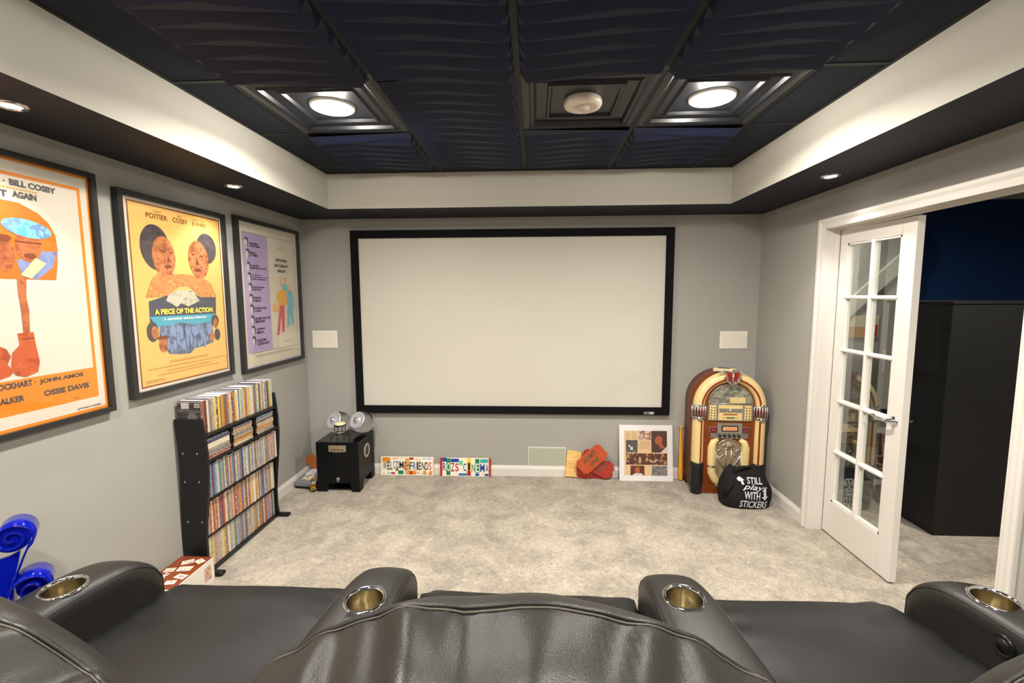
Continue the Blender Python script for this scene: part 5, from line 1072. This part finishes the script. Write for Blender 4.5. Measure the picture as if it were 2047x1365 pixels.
def armrest(x0, s0, x1, s1, cup, button=None):
    """crowned cross-section with rounded shoulders, skewed per side"""
    n = len(ARMS); mb = MB(); cy, cz = 1.15, 0.34
    lat = [(0.0, 0.060), (0.0, 0.034), (0.03, 0.017), (0.08, 0.006), (0.15, 0.001)] + [(0.15 + 0.7 * k / 8, -0.005 * math.sin(math.pi * k / 8)) for k in range(1, 8)] + [(0.85, 0.001), (0.92, 0.006), (0.97, 0.017), (1.0, 0.034), (1.0, 0.060)]
    cols = []
    for u, h in lat:
        col = []
        for (y, z) in ARMS:
            a, b = sk(x0, y, s0), sk(x1, y, s1); nz = Vector((y - cy, z - cz)).normalized()
            col.append((a + (b - a) * u, y - nz.x * h * 0.8, z - nz.y * h))
        cols.append(col)
    m = len(cols)
    mb.add([p for c in cols for p in c], [(i * n + q, i * n + (q + 1) % n, (i + 1) * n + (q + 1) % n, (i + 1) * n + q) for i in range(m - 1) for q in range(n)], 0, True)
    mb.add(cols[0], [list(range(n))]); mb.add(cols[-1], [list(range(n))])
    cxm, cym = cup; cz_ = 0.642
    # cut the cup well
    me = mb.mesh('armrest', M_LEATHER, sf.location)
    bm = bmesh.new(); bm.from_mesh(me); bmesh.ops.remove_doubles(bm, verts=bm.verts[:], dist=1e-5); bmesh.ops.recalc_face_normals(bm, faces=bm.faces[:]); bm.to_mesh(me); bm.free()
    o = bpy.data.objects.new('armrest', me); COL.objects.link(o); o.parent = sf
    T = Matrix.Translation((cxm, cym, cz_)) @ Matrix.Rotation(math.radians(2.0), 4, 'X')
    cut = bpy.data.objects.new('cut', MB(T).lathe([(0.0001, -0.10), (0.052, -0.10), (0.052, 0.10), (0.0001, 0.10)], n=28).mesh('cut', M_LEATHER, sf.location)); COL.objects.link(cut); cut.parent = sf
    md = o.modifiers.new('b', 'BOOLEAN'); md.object = cut; md.operation = 'DIFFERENCE'; md.solver = 'EXACT'
    bpy.context.view_layer.update(); dg = bpy.context.evaluated_depsgraph_get(); nm = bpy.data.meshes.new_from_object(o.evaluated_get(dg)); o.modifiers.clear(); o.data = nm; bpy.data.objects.remove(cut)
    sub(o, MB(T).lathe([(0.051, -0.004), (0.052, 0.003), (0.056, 0.0065), (0.061, 0.0055), (0.064, 0.001), (0.062, -0.003)], n=40), 'cup_ring', M_CHROME, sf.location)
    sub(o, MB(T).lathe([(0.052, 0.003), (0.0505, -0.03), (0.048, -0.082), (0.044, -0.086), (0.0001, -0.086)], n=40), 'cup_well', M_STEEL, sf.location)
    for a_, (c0, sg) in enumerate(((0, 1), (8, -1))):
        pts = [Vector(cols[2 if c0 == 0 else -3][q]) for q in range(39)]
        sub(o, MB().tube(pts, 0.0022, 5), 'seam', M_LEATHER, sf.location)
    if button:
        bx, by, bz, sg = button
        b = MB(Matrix.Translation((bx, by, bz)) @ Matrix.Rotation(math.radians(90) * sg, 4, 'Y'))
        b.lathe([(0.030, -0.004), (0.032, 0.004), (0.027, 0.008), (0.024, 0.004), (0.020, 0.003), (0.019, 0.006), (0.0001, 0.007)], n=28); sub(o, b, 'recline_button', M_BPLAST, sf.location)
    return o
armrest(-1.545, -1, -1.367, -1, (-1.478, 1.285), (sk(-1.367, 1.19, -1) - 0.001, 1.19, 0.555, 1))
armrest(-0.580, -1, -0.415, 0, (-0.508, 1.268))
armrest(0.362, 0, 0.528, 1, (0.452, 1.318))
armrest(1.268, 1, 1.432, 1, (1.372, 1.350), (sk(1.268, 1.25, 1) + 0.001, 1.25, 0.575, -1))

SEAT = [(0.8, 0.469), (0.95, 0.482), (1.15, 0.49), (1.35, 0.492), (1.48, 0.49), (1.555, 0.48), (1.592, 0.454), (1.605, 0.414), (1.603, 0.354), (1.595, 0.304), (1.58, 0.1), (1.56, 0.05)]
def seat(x0, s0, x1, s1):
    def f(u, v):
        k = v * (len(SEAT) - 1); i = min(int(k), len(SEAT) - 2); t = k - i; y = SEAT[i][0] * (1 - t) + SEAT[i + 1][0] * t; z = SEAT[i][1] * (1 - t) + SEAT[i + 1][1] * t
        a, b = sk(x0, y, s0) + 0.003, sk(x1, y, s1) - 0.003; x = a + (b - a) * u; ed = min(u, 1 - u)
        if v < 0.55: z += -0.012 * max(0, 1 - ed / 0.06) ** 2 + 0.009 * noise.noise(Vector((x * 3.0, y * 5, 1.3))) + 0.024 * max(0, 0.26 - ed) / 0.26 * noise.noise(Vector((x * 5 + y * 4, y * 15 - abs(x) * 6, 3)))
        else: y += -0.010 * max(0, 1 - ed / 0.04) ** 2
        return (x, y, z)
    o = MB().grid(f, 44, 60).build('seat_cushion', M_LEATHER2, sf); return o
seat(-1.365, -1, -0.582, -1); seat(-0.413, 0, 0.360, 0); seat(0.530, 1, 1.266, 1)
MB().prism([(-1.43, 0.78), (1.44, 0.78), (1.30, 1.50), (-1.36, 1.50)], 0.0, 0.30, 'z').build('base', M_BPLAST, sf)

def backrest(cx, cy, seed, zt=1.085, amp=1.0):
    a, b, zb = 0.53, 0.205, 0.62; c = zt - zb
    def spow(v, e_): return math.copysign(abs(v) ** e_, v)
    def surf(u, v):
        th = 2 * math.pi * u; ph = math.pi * (v - 0.5)                      # th around y-z, ph along x
        cp, sp = math.cos(ph), math.sin(ph); ct, st_ = math.cos(th), math.sin(th)
        x = a * spow(sp, 0.91); rr = abs(cp) ** 0.91
        y = b * rr ** 0.55 * spow(ct, 0.64); z = c * rr * spow(st_, 0.64)
        p = Vector((x, y, z))
        if z > -0.1:
            k = min(1.0, max(0.0, (0.060 + 0.12 * (x / a) ** 2 - y) / 0.05)); fade = min(1.0, max(0.25, 1.15 - (0.09 - y) / 0.36))
            q = x * 1.0 + 0.30 * (y - 0.08) * math.sin(x * 7 + seed)
            w_ = 0.8 * noise.noise(Vector((q * 9.0, seed, y * 2.2))) + 0.55 * noise.noise(Vector((q * 21.0, seed + 4, y * 4.0)))
            p += Vector((0, -0.45, 1.0)) * (w_ * 0.038 * amp * k * fade)
            p += Vector((0, 0, 1)) * 0.007 * noise.noise(Vector((x * 8, seed + 9, 0)))
        return Vector((cx + p.x, cy + p.y, zb + p.z))
    o = MB().grid(lambda u, v: surf(u, 0.004 + 0.992 * v), 150, 130, closeu=True).build('backrest', M_LEATHER, sf)
    for ut, nm, rad in ((0.231, 'piping', 0.0042), (0.2375, 'stitching', 0.0016)):
        pts = [surf(ut - 0.075 * abs(2 * k / 89 - 1) ** 1.6, 0.05 + 0.90 * k / 89) + Vector((0, 0, 0.0012)) for k in range(90)]
        sub(o, MB().tube(pts, rad, 8), nm, M_LEATHER if nm == 'piping' else mat('dark_stitching', '#4a453c', 0.6), sf.location)
    return o
backrest(-0.035, 0.605, 3.1, 1.082); backrest(-1.17, 0.605, 7.7, 1.075, 1.5); backrest(1.10, 0.605, 12.4, 1.075, 1.3)

# ================================================================== BLUE SCROLL ORNAMENT
ch = thing('scroll_ornament', 'glossy cobalt blue ornament with curled scrolls by the left wall behind the armrest', 'ornament', (-1.80, 1.36, 0), (0, 0, math.radians(42)))
M_ACR = mat('cobalt_acrylic', '#0a1fc0', 0.06, trans=0.5, ior=1.35, spec=0.6)
def ribbon(path, w0, w1, th=0.006):
    P = [Vector((x, 0, z)) for x, z in path]; mb = MB(); vs = []; n = len(P)
    for i, p in enumerate(P):
        t = (P[min(i + 1, n - 1)] - P[max(i - 1, 0)]).normalized(); nn = Vector((-t.z, 0, t.x)) * th / 2
        for q, yv in ((nn, w0), (-nn, w0), (-nn, w1), (nn, w1)): vs.append(Vector((p.x + q.x, yv, p.z + q.z)))
    fs = [(i * 4 + k, i * 4 + (k + 1) % 4, (i + 1) * 4 + (k + 1) % 4, (i + 1) * 4 + k) for i in range(n - 1) for k in range(4)] + [(0, 1, 2, 3), tuple((n - 1) * 4 + k for k in range(4))]
    return mb.add(vs, fs, 0, True)
def spiral(cx, cz, r0, r1, a0, turns, n=44): return [(cx + (r0 + (r1 - r0) * k / (n - 1)) * math.cos(a0 + turns * 2 * math.pi * k / (n - 1)), cz + (r0 + (r1 - r0) * k / (n - 1)) * math.sin(a0 + turns * 2 * math.pi * k / (n - 1))) for k in range(n)]
sp = spiral(0.045, 0.735, 0.054, 0.008, -0.55, 1.9)
back = [(-0.02, 0.40), (0.005, 0.50), (0.025, 0.553), (0.044, 0.60), (0.060, 0.645), (0.078, 0.690)] + sp
ribbon(back, 0.0, 0.11).build('scroll_back', M_ACR, ch, True)
arm_ = [(0.012, 0.34), (0.020, 0.42), (0.028, 0.50)] + spiral(0.086, 0.552, 0.055, 0.008, math.pi * 1.05, -1.8)
ribbon(arm_, -0.03, 0.08).build('scroll_side', M_ACR, ch, True)
MB().prism([(0.058, 0.680), (0.050, 0.64), (0.040, 0.60), (0.022, 0.553), (0.002, 0.50), (-0.02, 0.40), (-0.03, 0.30), (-0.08, 0.30), (-0.085, 0.69), (-0.05, 0.672), (-0.01, 0.663), (0.03, 0.668)], 0.03, 0.042, 'y').build('body_sheet', M_ACR, ch, True)
for (fx_, fz_, fr_) in ((0.045, 0.735, 0.047), (0.086, 0.552, 0.047)):
    MB().prism(ellipse(fx_, fz_, fr_, fr_, 28), 0.012, 0.020, 'y').build('scroll_core', M_ACR, ch, True)
MB().box(-0.09, 0.06, -0.04, 0.07, 0.29, 0.30).build('shelf', M_ACR, ch, True)
for x, y in ((-0.08, -0.03), (0.045, -0.03), (-0.08, 0.06), (0.045, 0.06)): MB().box(x - 0.008, x + 0.008, y - 0.008, y + 0.008, 0.0, 0.29).build('leg', M_ACR, ch, True)
